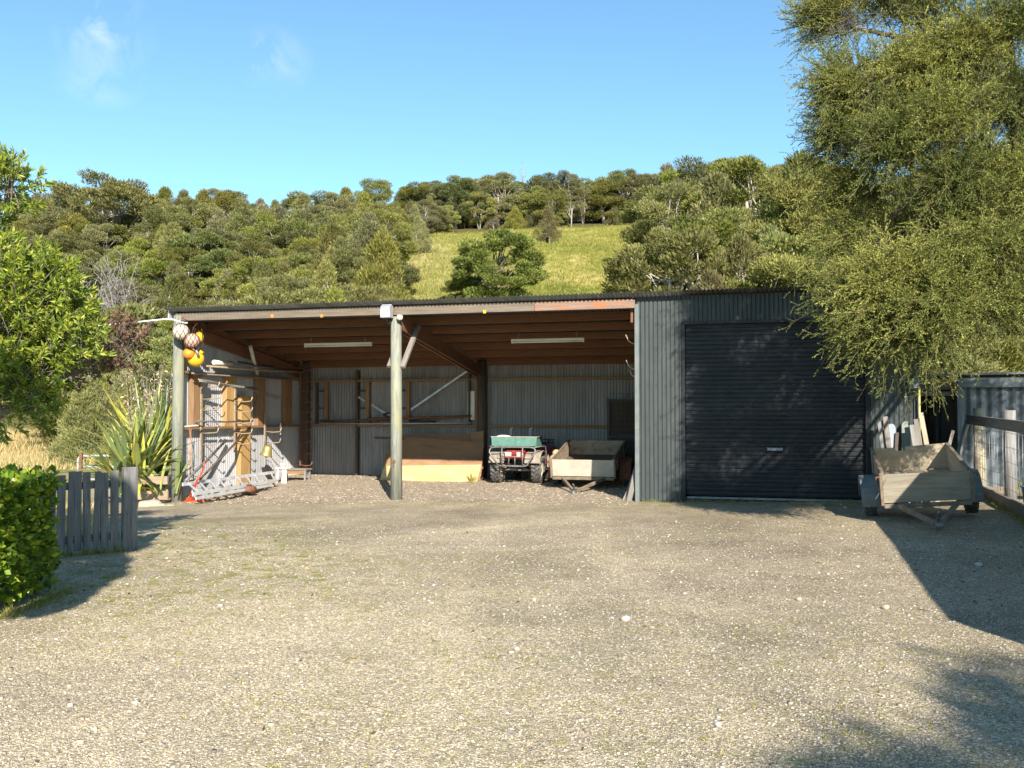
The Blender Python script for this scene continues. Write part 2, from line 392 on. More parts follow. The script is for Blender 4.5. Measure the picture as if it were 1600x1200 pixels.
def gravel_material():
    m, nt, b = newmat('gravel'); v = coords(nt)
    def at(n): return nd(nt, 'ShaderNodeAttribute', attribute_name=n).outputs['Fac']
    big = noise(nt, v, 0.55, 6, 0.62, 0.3)
    mid = noise(nt, v, 2.6, 5, 0.65, 0.5)
    base = ramp(nt, big, [(0.32, (0.265, 0.226, 0.175)), (0.5, (0.375, 0.327, 0.256)), (0.68, (0.48, 0.415, 0.318))])
    base = mixc(nt, 0.6, base, ramp(nt, mid, [(0.28, (0.66, 0.64, 0.6)), (0.5, (0.95, 0.94, 0.92)), (0.74, (1.18, 1.16, 1.1))]), 'MULTIPLY')
    base = mixc(nt, at('dirt'), base, mixc(nt, mid, (0.12, 0.105, 0.08), (0.26, 0.235, 0.19)))
    track = at('track')
    base = mixc(nt, track, base, (0.58, 0.50, 0.365))
    # stones of several sizes
    hs = []
    for sc_, st in ((260, 0.8), (130, 0.8), (62, 0.6)):
        vo = nd(nt, 'ShaderNodeTexVoronoi', feature='F1'); vo.inputs['Scale'].default_value = sc_; nt.links.new(v, vo.inputs['Vector'])
        rgb = nd(nt, 'ShaderNodeSeparateColor'); nt.links.new(vo.outputs['Color'], rgb.inputs[0])
        stone = ramp(nt, rgb.outputs[0], [(0.0, (0.42, 0.42, 0.44)), (0.3, (0.75, 0.73, 0.68)), (0.62, (1.0, 0.98, 0.94)), (0.85, (1.35, 1.3, 1.2)), (0.98, (1.95, 1.9, 1.8))])
        base = mixc(nt, st, base, stone, 'MULTIPLY')
        hs.append((vo.outputs['Distance'], sc_))
    # damp darker smears and yellow green moss
    d = noise(nt, mapv(nt, v, (0.8, 1.6, 1)), 1.3, 7, 0.7, 0.8)
    base = mixc(nt, ramp(nt, d, [(0.52, 0.0), (0.72, 0.55)]), base, (0.24, 0.20, 0.135))
    mo = nd(nt, 'ShaderNodeMath', operation='MULTIPLY')
    nt.links.new(at('moss'), mo.inputs[0]); nt.links.new(ramp(nt, noise(nt, v, 4.5, 8, 0.74, 0.6), [(0.48, 0.0), (0.62, 1.0)]), mo.inputs[1])
    base = mixc(nt, mo.outputs[0], base, mixc(nt, noise(nt, v, 30, 3), (0.10, 0.11, 0.02), (0.30, 0.29, 0.05)))
    tiny = ramp(nt, noise(nt, v, 7.0, 5, 0.7, 0.3), [(0.70, 0.0), (0.76, 0.75)])
    base = mixc(nt, tiny, base, (0.24, 0.24, 0.05))
    # shed floor
    fl = noise(nt, v, 22, 6, 0.75, 0.6)
    floor = ramp(nt, fl, [(0.3, (0.19, 0.15, 0.112)), (0.52, (0.36, 0.295, 0.222)), (0.72, (0.56, 0.49, 0.385))])
    base = mixc(nt, at('floor'), base, floor)
    base = mixc(nt, at('grass'), base, mixc(nt, noise(nt, v, 2.2, 6, 0.7), (0.12, 0.125, 0.03), (0.36, 0.30, 0.13)))
    nt.links.new(base, b.inputs['Base Color']); b.inputs['Roughness'].default_value = 0.95; b.inputs['Specular IOR Level'].default_value = 0.2
    h = None
    for o, s in hs:
        q = nd(nt, 'ShaderNodeMath', operation='MULTIPLY'); q.inputs[1].default_value = -40.0/s; nt.links.new(o, q.inputs[0])
        if h is None: h = q.outputs[0]
        else:
            a = nd(nt, 'ShaderNodeMath', operation='ADD'); nt.links.new(h, a.inputs[0]); nt.links.new(q.outputs[0], a.inputs[1]); h = a.outputs[0]
    a = nd(nt, 'ShaderNodeMath', operation='ADD'); nt.links.new(h, a.inputs[0])
    q = nd(nt, 'ShaderNodeMath', operation='MULTIPLY'); q.inputs[1].default_value = 0.7; nt.links.new(mid, q.inputs[0]); nt.links.new(q.outputs[0], a.inputs[1])
    bump(nt, b, a.outputs[0], 0.6, 0.016)
    return m
M['gravel'] = gravel_material()

def bump_yard(x, y):
    return yard_z(x, y)+vnoise(x, y, 1.1, 3)*0.012+vnoise(x, y, 0.37, 5)*0.006
def a_floor(x, y):
    dx, dy = x-GX, y-GY; u = dx*CT-dy*ST; v = dx*ST+dy*CT
    e = vnoise(x, y, 0.8, 2)*0.4+vnoise(x, y, 0.27, 7)*0.25
    return sstep(-0.75, 1.0, v+e*1.4)*(1-sstep(-0.1, 0.1, u))*0.92
def a_moss(x, y):
    dx, dy = x-GX, y-GY; u = dx*CT-dy*ST; v = dx*ST+dy*CT
    a = np.exp(-(((x+3.2)/1.5)**2+((y-9.6)/2.2)**2))*1.2
    a = a+np.exp(-((v+0.45)/0.4)**2)*sstep(-1.5, 0.5, u)*0.9
    a = a+np.exp(-(((x+4.2)/1.6)**2+((y-13.8)/2.0)**2))*0.8
    a = a+np.exp(-(((x-1.2)/1.2)**2+((y-3.4)/0.9)**2))*0.35
    a = a+np.exp(-((v+1.2)/0.7)**2)*0.35*(u < 1)
    a = a+0.22*(vnoise(x, y, 1.9, 12) > 0.1)
    return np.clip(a*1.25, 0, 1)*(1-sstep(0.05, 0.3, v)*(u < 4.7))
def a_track(x, y):
    r = np.hypot(x-3.4, y-8.6); t = np.exp(-((r-6.2)/0.22)**2)*0.55*sstep(10.2, 12.5, y)*(x < 1.2)
    t2 = np.exp(-((x+2.6+0.28*(y-7))/1.0)**2)*0.30*(1-sstep(8, 10, y))
    t3 = np.exp(-((x+1.0+0.25*(y-5))/1.6)**2)*0.5
    cx = 0.4-0.02*(y-4)+0.012*(y-9)**2*(y > 9)
    t = t+0.32*(np.exp(-((x-cx-0.78)/0.2)**2)+np.exp(-((x-cx+0.78)/0.2)**2))*sstep(3, 6, y)*(1-sstep(15, 18, y))
    return np.clip((t+t2+t3*(1-sstep(10, 13, y)))*(0.75+0.35*vnoise(x, y, 0.9, 4)), 0, 0.75)
def a_dirt(x, y):
    a = 0.62*np.exp(-(((x-3.2-0.1*(y-9))/3.0)**2))*sstep(4.0, 7.5, y)*(1-sstep(16.5, 17.5, y))
    a = a+0.16*np.exp(-(((y-14.5-0.1*x)/2.6)**2))*sstep(-6, -3, x)
    a = a+0.4*np.exp(-(((x-2.5)/1.2)**2+((y-3.6)/1.6)**2))
    a = a*0.38
    return np.clip(a*(0.8+0.5*vnoise(x, y, 1.3, 15)+0.3*vnoise(x, y, 0.45, 16)), 0, 0.85)
def a_grass(x, y):
    e = vnoise(x, y, 0.7, 6)*0.35
    l = sstep(0.2, 0.9, (-4.35-0.42*(y-11.3)*(y > 11.3)-x)+e)*sstep(9.5, 11.6, y)
    dx, dy = x-GX, y-GY; u = dx*CT-dy*ST; v = dx*ST+dy*CT
    return np.clip(l*(1-(u > -9.6)*(v > -0.6))+sstep(0, 0.8, x-(9.35+0.39*(y-18.5))+e)*sstep(6, 9, y)*0.9, 0, 1)
YX = np.concatenate([np.arange(-16, -6, 0.5), np.arange(-6, 9, 0.14), np.arange(9, 22.1, 0.5)])
YY = np.concatenate([np.arange(-22, 2, 0.5), np.arange(2, 14, 0.14), np.arange(14, 27.1, 0.25)])
gridmesh('gravel_yard', YX, YY, bump_yard, {'floor': a_floor, 'moss': a_moss, 'track': a_track, 'dirt': a_dirt, 'grass': a_grass}, M['gravel'])

def hill_material():
    m, nt, b = newmat('hill_grass_ground'); v = coords(nt)
    n1 = noise(nt, v, 0.16, 7, 0.65, 0.5); n2 = noise(nt, mapv(nt, v, (1, 0.5, 1)), 1.4, 7, 0.72, 0.5)
    g = ramp(nt, n1, [(0.33, (0.12, 0.145, 0.028)), (0.48, (0.235, 0.24, 0.045)), (0.64, (0.46, 0.38, 0.13))])
    g = mixc(nt, 0.75, g, ramp(nt, n2, [(0.3, (0.5, 0.52, 0.45)), (0.52, (0.95, 0.95, 0.9)), (0.75, (1.35, 1.3, 1.15))]), 'MULTIPLY')
    dry = nd(nt, 'ShaderNodeAttribute', attribute_name='dry').outputs['Fac']
    g = mixc(nt, dry, g, mixc(nt, n2, (0.33, 0.26, 0.12), (0.62, 0.5, 0.25)))
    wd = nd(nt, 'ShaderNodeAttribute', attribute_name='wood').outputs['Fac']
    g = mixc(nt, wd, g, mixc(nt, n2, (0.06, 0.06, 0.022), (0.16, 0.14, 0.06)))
    nt.links.new(g, b.inputs['Base Color']); b.inputs['Roughness'].default_value = 1.0; b.inputs['Specular IOR Level'].default_value = 0.1
    bump(nt, b, n2, 0.8, 0.4); return m
def pxof(x, y): return x/np.maximum(y, 1)*FPX
def in_clearing(x, y):
    p = pxof(x, y)
    lo = np.interp(y, [28, 45, 62, 80, 92, 99], [-205, -205, -200, -175, -110, 0])
    hi = np.interp(y, [28, 50, 62, 75, 99], [255, 255, 225, 225, 235])
    return (p > lo) & (p < hi) & (y > 26) & (y < 99)
def a_dry(x, y):
    f = sstep(30, 38, y)*(1-sstep(44, 48, y))*(1-sstep(-10, -6, x))
    s = np.exp(-(((pxof(x, y)+130)/35)**2+((y-66)/16)**2))*0.8
    return np.clip(f+s, 0, 1)
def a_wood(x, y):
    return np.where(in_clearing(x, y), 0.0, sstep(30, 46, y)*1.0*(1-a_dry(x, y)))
HX = np.concatenate([np.arange(-400, -60, 20), np.arange(-60, 70, 2.0), np.arange(70, 401, 20)])
HY = np.concatenate([np.arange(-120, 24, 8), np.arange(24, 126, 1.5), np.arange(126, 420, 14)])
gridmesh('hillside', HX, HY, hill_z, {'dry': a_dry, 'wood': a_wood}, hill_material())

# ------------------------------------------------------------------ the shed
UL, UM, UR, VB = -9.62, -4.70, 4.72, 5.5
def roof_z(v): return 3.735-0.137*v
shed = thing('farm_shed', 'long low farm shed with an open timber bay and a dark iron garage', 'shed', (-4.7, 0, 0))
mb = MB().sheet((-9.8, -0.235, roof_z(-0.235)), (UR+0.12+9.8, 0, 0), (0, VB+0.435, -0.137*(VB+0.435)), 0.0765, 0.013, (0, 0, 1))
ro = part('roof', mb, M['roof'], shed); s = ro.modifiers.new('thick', 'SOLIDIFY'); s.thickness = 0.003
# fascia in two lengths
part('fascia', MB().span((-9.62, -0.06, 3.51), (-4.72, -0.015, 3.67)), M['fascia'], shed, 0.004)
part('fascia', MB().span((-4.715, -0.06, 3.50), (-1.9, -0.015, 3.67)), M['fascia'], shed, 0.004)
part('fascia', MB().span((-1.895, -0.06, 3.50), (-0.02, -0.015, 3.665)), M['rust_fascia'], shed, 0.004, 'rust stained fascia board')
for (u, c) in ((-9.56, 'l'), (UM, 'm'), (-0.09, 'r')):
    mb = MB()
    for du in ((-0.06, 0.06) if c == 'm' else (0.0,)):
        mb.beam((u+du, 0.05 if c != 'm' else -0.0, roof_z(0)-0.36), (u+du, VB-0.05, roof_z(VB)-0.36), 0.045, 0.26)
    part('rafter', mb, M['purlin'], shed, 0.003)
for i in range(7):
    v = 0.22+i*0.86; z = roof_z(v)-0.115
    mb = MB(); j = (-0.06 if i % 2 else 0.06)
    mb.span((UL+0.06, v-0.024, z-0.07), (UM+j, v+0.024, z+0.095)); mb.span((UM+j+0.004, v-0.02, z-0.07), (-0.02, v+0.028, z+0.095))
    part('purlin', mb, M['purlin'], shed)
for (px, py, c) in ((425, 493.5, 'orange'), (502.5, 493.5, 'orange'), (757, 487, 'yellow')):
    u_, z_ = onv(px, py, -0.06); part('paint_mark', MB().span((u_-0.025, -0.063, z_-0.03), (u_+0.03, -0.0605, z_+0.03)), M[c], shed)
# posts
def zg(u, v): 
    p = W(u, v); return float(yard_z(p.x, p.y))
p = MB().tube([(-9.56, 0, zg(-9.56, 0)-0.25), (-9.56, 0, 1.5), (-9.555, 0, 3.62)], [0.122, 0.117, 0.108], 20)
part('post', p, M['post'], shed)
p = MB().tube([(UM+0.02, 0.02, zg(UM, 0)-0.25), (UM+0.015, 0.02, 1.4), (UM, 0.02, 3.47)], [0.118, 0.11, 0.103], 20)
mp = part('post', p, M['post'], shed)
kn = MB().lathe([(0.001, 0.0), (0.03, 0.0), (0.035, 0.012), (0.001, 0.012)], 14, Matrix.Translation((UM+0.02, -0.10, 0.66)) @ Matrix.Rotation(PI/2, 4, 'X'), False)
kn.tube([(UM+0.02, -0.115, 0.66), (UM+0.02, -0.12, 0.57), (UM+0.02, -0.10, 0.57)], 0.008, 6)
part('eye_bolt', kn, M['rust'], mp)
part('brace', MB().beam((UM+0.15, -0.02, 2.48), (UM+0.15, 0.82, 3.36), 0.06, 0.1, (1, 0, 0)), M['rail_wood'], shed, 0.004)
part('brace', MB().beam((UM-0.13, 0.0, 2.50), (UM-0.13, 0.82, 3.36), 0.06, 0.1, (1, 0, 0)), M['rail_wood'], shed, 0.004)
part('post', MB().tube([(-4.62, VB-0.14, -0.2), (-4.62, VB-0.14, 2.9)], [0.13, 0.12], 18), M['darkwood'], shed, label='dark rear post in the middle of the open bay')
part('post', MB().span((UL+0.07, VB-0.2, -0.2), (UL+0.27, VB-0.04, 2.9)), M['darkwood'], shed, 0.004, 'dark rear corner post')
# sheets of the open bay
part('back_wall', MB().sheet((UL, VB+0.05, -0.15), (-UL-0.03, 0, 0), (0, 0, roof_z(VB)-0.03+0.15), 0.0765, 0.011, (0, 1, 0)), M['galv'], shed)
L0 = 0.1
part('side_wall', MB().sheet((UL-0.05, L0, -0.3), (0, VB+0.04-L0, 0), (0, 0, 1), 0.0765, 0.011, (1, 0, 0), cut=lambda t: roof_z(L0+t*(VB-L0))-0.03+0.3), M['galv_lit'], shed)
mb = MB().span((UL-0.13, -0.1, roof_z(-0.1)-0.18), (UL-0.105, 0.7, roof_z(-0.1)+0.02))
mb.beam((UL-0.16, -0.14, roof_z(-0.14)+0.012), (UL-0.16, VB+0.15, roof_z(VB+0.15)+0.012), 0.16, 0.004)
part('barge_flashing', mb, M['alu'], shed)
# girts and studs on the side wall
for z in (2.46, 1.27):
    part('girt', MB().span((UL-0.035, 0.12, z-0.024), (UL+0.10, VB-0.22, z+0.024)), M['frame'], shed, 0.002)
def stud_side(px0, px1, zlo, zhi, m, dep=0.02):
    v0 = onu(px0, 640, UL+0.1)[0]; v1 = onu(px1, 640, UL+0.1)[0]
    part('stud', MB().span((UL-0.03, v0, zlo), (UL+0.09+dep*0, v1, zhi)), m, shed, 0.003)
for a, b_, lo, hi, k in ((303, 317, 1.295, 2.435, 'frame'), (355, 369.5, 1.295, 2.435, 'pine'), (404, 415, 1.295, 2.435, 'frame'), (447, 457, 1.295, 2.435, 'frame')):
    stud_side(a, b_, lo, hi, M[k])
stud_side(378, 392.5, -0.2, 1.245, M['pine'])
stud_side(378, 392.5, 1.296, 2.0, M['pine'])
part('top_plate', MB().beam((UL+0.01, 0.12, roof_z(0.12)-0.14), (UL+0.01, VB-0.2, roof_z(VB-0.2)-0.14), 0.08, 0.12), M['purlin'], shed)
# back wall framing
for z, k in ((2.43, 'frame'), (1.27, 'frame'), (roof_z(VB)-0.13, 'purlin')):
    h = 0.03 if z < 2.6 else 0.07
    part('girt', MB().span((UL+0.29, VB-0.07, z-h), (-4.76, VB+0.035, z+h)).span((-4.48, VB-0.07, z-h), (-0.05, VB+0.035, z+h)), M[k], shed, 0.002)
def stud_back(px0, px1, z0, z1, k='frame', d=0.07):
    u0 = onv(px0, 640, VB-0.05)[0]; u1 = onv(px1, 640, VB-0.05)[0]
    part('stud', MB().span((u0, VB-d, z0), (u1, VB+0.03, z1)), M[k], shed, 0.002)
for a, b_ in ((507, 512.5), (571.5, 577), (634.5, 640), (742, 747)):
    stud_back(a, b_, 1.305, 2.395)
stud_back(493, 496, 1.305, 2.395, 'darkwood'); stud_back(556.5, 560, -0.1, 2.7, 'darkwood', 0.10); stud_back(732.5, 735, 1.305, 2.7, 'darkwood', 0.11)
for a, b_ in (((642, 640), (744, 570)), ((580, 632), (612, 652)), ((560, 620), (570, 627))):
    u0, z0 = onv(a[0], a[1], VB-0.09); u1, z1 = onv(b_[0], b_[1], VB-0.09)
    part('strap_brace', MB().beam((u0, VB-0.09, z0), (u1, VB-0.09, z1), 0.05, 0.004, (0, -1, 0)), M['strap'], shed)
# dwangs between the studs
for a, b_ in ((496.5, 506.5), (560.5, 571), (615, 634)):
    for z in (2.17, 1.72):
        u0 = onv(a, 640, VB-0.05)[0]; u1 = onv(b_, 640, VB-0.05)[0]
        part('dwang', MB().span((u0, VB-0.05, z-0.022), (u1, VB+0.03, z+0.022)), M['darkwood'], shed)
# garage bay
DZ0, DZ1, DU0, DU1 = 0.07, 3.17, 0.87, 3.90
GB = -0.12
def clad(name, u0, u1, z0, z1, v=0.0, ph=0.0):
    return MB().sheet((u0, v, z0), (u1-u0, 0, 0), (0, 0, z1-z0), 0.0765, 0.011, (0, -1, 0), phase=ph)
GT = roof_z(0)-0.03
mb = clad('c', 0.0, DU0-0.03, GB, GT); mb2 = clad('c', DU0-0.03, DU1+0.03, DZ1+0.02, GT, 0.0, 2*PI*((DU0-0.03)/0.0765 % 1))
mb3 = clad('c', DU1+0.03, UR, -0.05, GT, 0.0, 2*PI*((DU1+0.03)/0.0765 % 1))
for q in (mb2, mb3): mb.add(q.v, q.f, q.g, True)
for zz in (0.5, 1.3, 2.1, 2.75, 3.35):
    for k in range(0, 62):
        u = 0.0765*(k+0.75)
        if u > UR-0.05: break
        if k % 2 or (DU0-0.05 < u < DU1+0.05 and zz < DZ1+0.05): continue
        mb.lathe([(0.0005, 0.006), (0.006, 0.005), (0.008, 0.0)], 6, Matrix.Translation((u, -0.011, zz)) @ Matrix.Rotation(PI/2, 4, 'X'), False)
ga = part('garage_front', mb, M['clad'], shed)
mb = MB().span((-0.03, -0.022, GB), (0.045, -0.014, GT-0.13)).span((-0.03, -0.0138, GB), (-0.022, 0.12, GT-0.13))
part('corner_flashing', mb, M['flash'], shed)
mb = MB().span((DU0-0.06, -0.026, 0.0), (DU0, -0.014, DZ1+0.01)).span((DU0-0.008, -0.0138, 0.0), (DU0, 0.1, DZ1)).span((DU1, -0.026, 0.03), (DU1+0.075, -0.014, DZ1+0.01)).span((DU1, -0.0138, 0.03), (DU1+0.008, 0.1, DZ1)).span((DU0-0.06, -0.026, DZ1+0.012), (DU1+0.075, -0.014, DZ1+0.06)).span((DU0-0.06, -0.0138, DZ1+0.012), (DU1+0.075, 0.1, DZ1+0.02))
part('door_frame', mb, M['door'], shed)
# roller door: ribbed curtain
vs = []; g = []; prof = []
n = 38; hz = (DZ1-0.05-DZ0-0.06)/n
for i in range(n):
    z = DZ0+0.06+i*hz
    for t, d in ((0.0, 0.0), (0.12, 0.0), (0.22, -0.014), (0.45, -0.017), (0.8, -0.017), (0.92, -0.002)):
        prof.append((z+t*hz, d))
prof.append((DZ1+0.02, 0.0))
for z, d in prof:
    for u in (DU0+0.008, DU1-0.008):
        vs.append((u, 0.075+d, z)); g.append((u, z, 0))
fs = [(2*i, 2*i+1, 2*i+3, 2*i+2) for i in range(len(prof)-1)]
dr = part('roller_door', MB().add(vs, fs, g, False), M['door'], shed)
mb = MB().span((DU0+0.01, 0.045, DZ0), (DU1-0.01, 0.085, DZ0+0.04))
part('bottom_rail', mb, M['steel'], dr, 0.003)
hu = (onv(1199, 702, 0.05)[0]+onv(1223, 702, 0.05)[0])/2; hz_ = onv(1211, 702, 0.05)[1]
mb = MB().span((hu-0.13, 0.04, hz_-0.025), (hu+0.13, 0.056, hz_+0.025)).span((hu-0.10, 0.01, hz_-0.012), (hu-0.05, 0.038, hz_+0.012)).span((hu+0.05, 0.01, hz_-0.012), (hu+0.10, 0.038, hz_+0.012)).span((hu-0.025, 0.02, hz_-0.018), (hu+0.025, 0.038, hz_+0.018))
part('handle', mb, M['lamp_grey'], dr, 0.003)
part('partition_wall', MB().sheet((0.02, 0.125, -0.1), (0, VB-0.1, 0), (0, 0, 1), 0.0765, 0.011, (1, 0, 0), cut=lambda t: roof_z(0.1+t*(VB-0.1))-0.02+0.1), M['galv'], shed)
part('end_wall', MB().sheet((UR+0.01, 0.02, -0.1), (0, VB+0.02, 0), (0, 0, 1), 0.0765, 0.011, (1, 0, 0), cut=lambda t: roof_z(t*VB)-0.02+0.1), M['clad'], shed)
part('garage_back_wall', MB().sheet((0.03, VB+0.06, -0.1), (UR-0.03, 0, 0), (0, 0, roof_z(VB)+0.06), 0.0765, 0.011, (0, 1, 0)), M['clad'], shed)
mb = MB().span((UR-0.05, -0.03, 0.0), (UR+0.035, -0.016, GT)).span((UR+0.027, -0.0158, 0.0), (UR+0.035, 0.1, GT))
part('corner_flashing', mb, M['clad'], shed)
part('door_sill', MB().span((DU0-0.02, -0.01, -0.05), (DU1+0.02, 0.14, DZ0-0.012)), M['darkwood'], shed)

# ------------------------------------------------------------------ fixed to the shed
def batten(p0, p1, v, label):
    u0, z0 = onv(p0[0], p0[1], v); u1, z1 = onv(p1[0], p1[1], v); z = (z0+z1)/2
    t = thing('strip_light', label, 'light', ((u0+u1)/2, v, z), group='strip lights under the shed roof')
    part('housing', MB().span((u0, v-0.03, z+0.0), (u1, v+0.03, z+0.05)), M['tube_light'], t, 0.006)
    part('lamp_tube', MB().cyl((u0+0.04, v, z-0.02), (u1-0.04, v, z-0.02), 0.016, 12), M['white'], t)
    for u in (u0+0.02, u1-0.02): part('end_cap', MB().span((u-0.018, v-0.022, z-0.042), (u+0.018, v+0.022, z-0.002)), M['tube_light'], t)
    for u in (u0+0.15, u1-0.17): part('hanger', MB().span((u, v-0.006, z+0.045), (u+0.012, v+0.006, roof_z(v)-0.2)), M['steel'], t)
batten((476, 539.5), (581, 538.5), 1.94, 'strip light hung left of the middle post, over the empty shed floor')
batten((799, 534), (913, 531), 1.94, 'strip light hung under the roof above the quad bike and the white trailer')
fl = thing('flood_light', 'silver flood light fixed at the top of the middle shed post', 'light', (UM-0.13, -0.15, 3.44))
mb = MB().prism([(-0.30, 3.43), (-0.12, 3.43), (-0.12, 3.66), (-0.20, 3.70), (-0.30, 3.64)], 0.20, 0, UM-0.20)
part('housing', mb, M['lamp_grey'], fl, 0.006)
part('glass', MB().span((UM-0.18, -0.306, 3.46), (UM-0.02, -0.302, 3.60)), M['white'], fl)
part('bracket', MB().span((UM-0.13, -0.14, 3.33), (UM-0.06, -0.07, 3.43)).beam((UM-0.1, -0.24, 3.42), (UM-0.1, -0.12, 3.36), 0.04, 0.02), M['black'], fl)
mb = MB().lathe([(0.001, -0.05), (0.05, -0.045), (0.062, 0.0), (0.05, 0.05), (0.001, 0.055)], 16, Matrix.Translation((UM+0.13, -0.11, 3.44)))
part('motion_sensor', mb, M['pvc'], fl)
# power cable from the left
a = atY(136, 508, 21.5); b0 = W(-9.75, -0.12, 3.55)
pts = []
aa = Vector((-14.5, 22.6, 3.35))
for i in range(13):
    t = i/12; p = aa.lerp(b0, t); p.z -= 0.06*math.sin(PI*t); pts.append(p)
pts += [W(-9.6, -0.1, 3.53), W(-9.42, -0.08, 3.47), W(-9.3, -0.08, 3.46)]
solo('service_cable', MB().tube(pts, 0.017, 8), M['white'], 'white service cable running in from the left to the shed roof corner', 'cable', tuple(b0), 'W')
# ------------------------------------------------------------------ floats hung at the left post
def netfloat(c, r, m, label, cells, name='net_float'):
    t = thing(name, label, 'float', c)
    part('ball', MB().ball(c, r, 24, 14), m, t)
    mb = MB(); rr = r*1.02
    for s_ in (1, -1):
        for k in range(cells):
            pts = []
            for i in range(11):
                ph = PI*(0.08+0.84*i/10); a = 2*PI*k/cells+s_*1.5*(i/10)
                pts.append((c[0]+rr*math.sin(ph)*math.cos(a), c[1]+rr*math.sin(ph)*math.sin(a), c[2]+rr*math.cos(ph)))
            mb.tube(pts, 0.006, 4, False)
    part('netting', mb, M['net'], t)
    part('hanging_cord', MB().tube([(c[0], c[1], c[2]+r), (c[0]+0.02, c[1]+0.02, c[2]+r+0.12), (c[0]+0.03, 0.05, 3.48)], 0.008, 6), M['net'], t)
    return t
def fpos(px, py, v):
    u, z = onv(px, py, v); return (u, v, z)
netfloat(fpos(282.5, 519, -0.26), 0.172, M['floatwhite'], 'whitish netted float hanging highest, against the left shed post', 9)
netfloat(fpos(300, 532.5, -0.12), 0.158, M['floatpink'], 'pinkish float in dark checked net, below and right of the whitish float', 11)
def plainfloat(c, r, m, label, stretch=1.15, tilt=0.0, eye=True):
    t = thing('plastic_float', label, 'float', c, group='plain plastic floats by the left post')
    R = Matrix.Rotation(tilt, 4, 'Y')
    T = Matrix.Translation(Vector(c)) @ R
    part('ball', MB().ball(c, r, 24, 14, (1, 1, stretch), R), m, t)
    mb = MB().lathe([(0.001, r*stretch*0.93), (r*0.3, r*stretch*0.93), (r*0.26, r*stretch*1.22), (r*0.16, r*stretch*1.24), (0.001, r*stretch*1.24)], 14, T)
    part('neck', mb, m, t)
    tip = T @ Vector((0, 0, r*stretch*1.2))
    part('hanging_cord', MB().tube([tip, tip+Vector((0.01, 0.03, 0.15)), Vector((tip.x-0.03, 0.15, 3.36))], 0.007, 6), M['net'], t)
plainfloat(fpos(311, 527, 0.30), 0.10, M['yellow'], 'small yellow float half hidden behind the checked net float', 1.1)
plainfloat(fpos(295.5, 552.5, -0.05), 0.123, M['orange'], 'orange float tucked under the checked net float beside the post', 0.95, 0.3)
plainfloat(fpos(306, 560.5, 0.12), 0.172, M['yellow'], 'large yellow float hanging lowest beside the left post', 1.0, 0.75)
u, z = onv(308.5, 549, 0.0)
solo('float_handle', MB().cyl((u-0.05, -0.02, z+0.09), (u+0.06, -0.05, z-0.10), 0.03, 14), M['steel'], 'grey metal tube hanging between the checked float and the large yellow float', 'tube', (u, -0.03, z))

# ------------------------------------------------------------------ hook racks on the side wall
def hook_rack(px, zlo, zhi, hooks, label, reach=0.42, u0=UL+0.1, m='hooksteel'):
    v = onu(px, 640, u0+0.02)[0]
    t = thing('hook_rack', label, 'hook rack', (u0, v, zlo), group='steel hook racks on the side wall')
    part('upright', MB().span((u0+0.002, v-0.03, zlo), (u0+0.032, v+0.03, zhi)), M[m], t, 0.002)
    for z in hooks:
        r = reach*random.uniform(0.93, 1.05); dv = random.uniform(-0.02, 0.02); dz = random.uniform(-0.02, 0.02)
        part('hook', MB().tube([(u0+0.03, v, z), (u0+r*0.5, v+dv*0.5, z+dz-0.012), (u0+r-0.03, v+dv, z+dz), (u0+r+0.01, v+dv, z+dz+0.02), (u0+r+0.035, v+dv, z+dz+0.10)], 0.0125, 7), M[m], t)
    return v
def hz(px, ys, off=0.1): return [onu(px, y, UL+off)[1] for y in ys]
hook_rack(315, 0.62, 2.4, hz(315, (604, 624, 641, 677, 695)), 'steel hook rack nearest the left post, on the sunlit side wall', 0.43)
hook_rack(367.5, 0.70, 2.2, hz(367.5, (626, 642, 661, 676, 692)), 'steel hook rack second from the left post, beside the yellow pine stud', 0.42)
hook_rack(414.5, 0.72, 1.6, hz(414.5, (674, 690)), 'short two hook steel rack that carries the bell', 0.43)
hook_rack(470, 0.25, 2.8, hz(470, (581, 597, 612, 629, 643, 658, 672, 689, 707, 725)), 'tall many hooked rack in the dark back corner of the open bay', 0.30, UL+0.28, 'rust')
hk = thing('hook_rack', 'hooks poking out beside the edge of the garage wall, high in the open bay', 'hook rack', (0.0, 0.6, 2.3), group='steel hook racks on the side wall')
for i, (z, v) in enumerate(((2.92, 0.35), (2.45, 0.4), (2.3, 0.75))):
    part('hook', MB().tube([(-0.01, v, z), (-0.12, v, z-0.04), (-0.2, v, z+0.02), (-0.25, v, z+0.13)], 0.013, 7), M['hooksteel'], hk)
part('upright', MB().span((-0.03, 0.5, 2.1), (-0.005, 0.56, 2.95)), M['hooksteel'], hk)
# rods and pipes carried by the hooks
def pt_u(px, py, u): v, z = onu(px, py, u); return Vector((u, v, z))
def rods(name, label, cat, a, b, r, m, n=1, spread=0.03, group=None):
    mb = MB(); c = (Vector(a)+Vector(b))/2
    for i in range(n):
        o = Vector((random.uniform(-1, 1), 0, random.uniform(-1, 1)))*spread if n > 1 else Vector((0, 0, 0))
        o2 = Vector((random.uniform(-1, 1), 0, random.uniform(-1, 1)))*spread if n > 1 else Vector((0, 0, 0))
        mb.tube([Vector(a)+o, (Vector(a)+Vector(b))/2+(o+o2)/2-Vector((0, 0, 0.02)), Vector(b)+o2], r, 8)
    return solo(name, mb, m, label, cat, tuple(c), group=group)
uh = UL+0.36
rods('roll_of_sheeting', 'short pale roll lying at the near end of the highest hooks', 'roll', pt_u(334, 566, UL+0.3), pt_u(362, 567, UL+0.3), 0.055, M['pvc'])
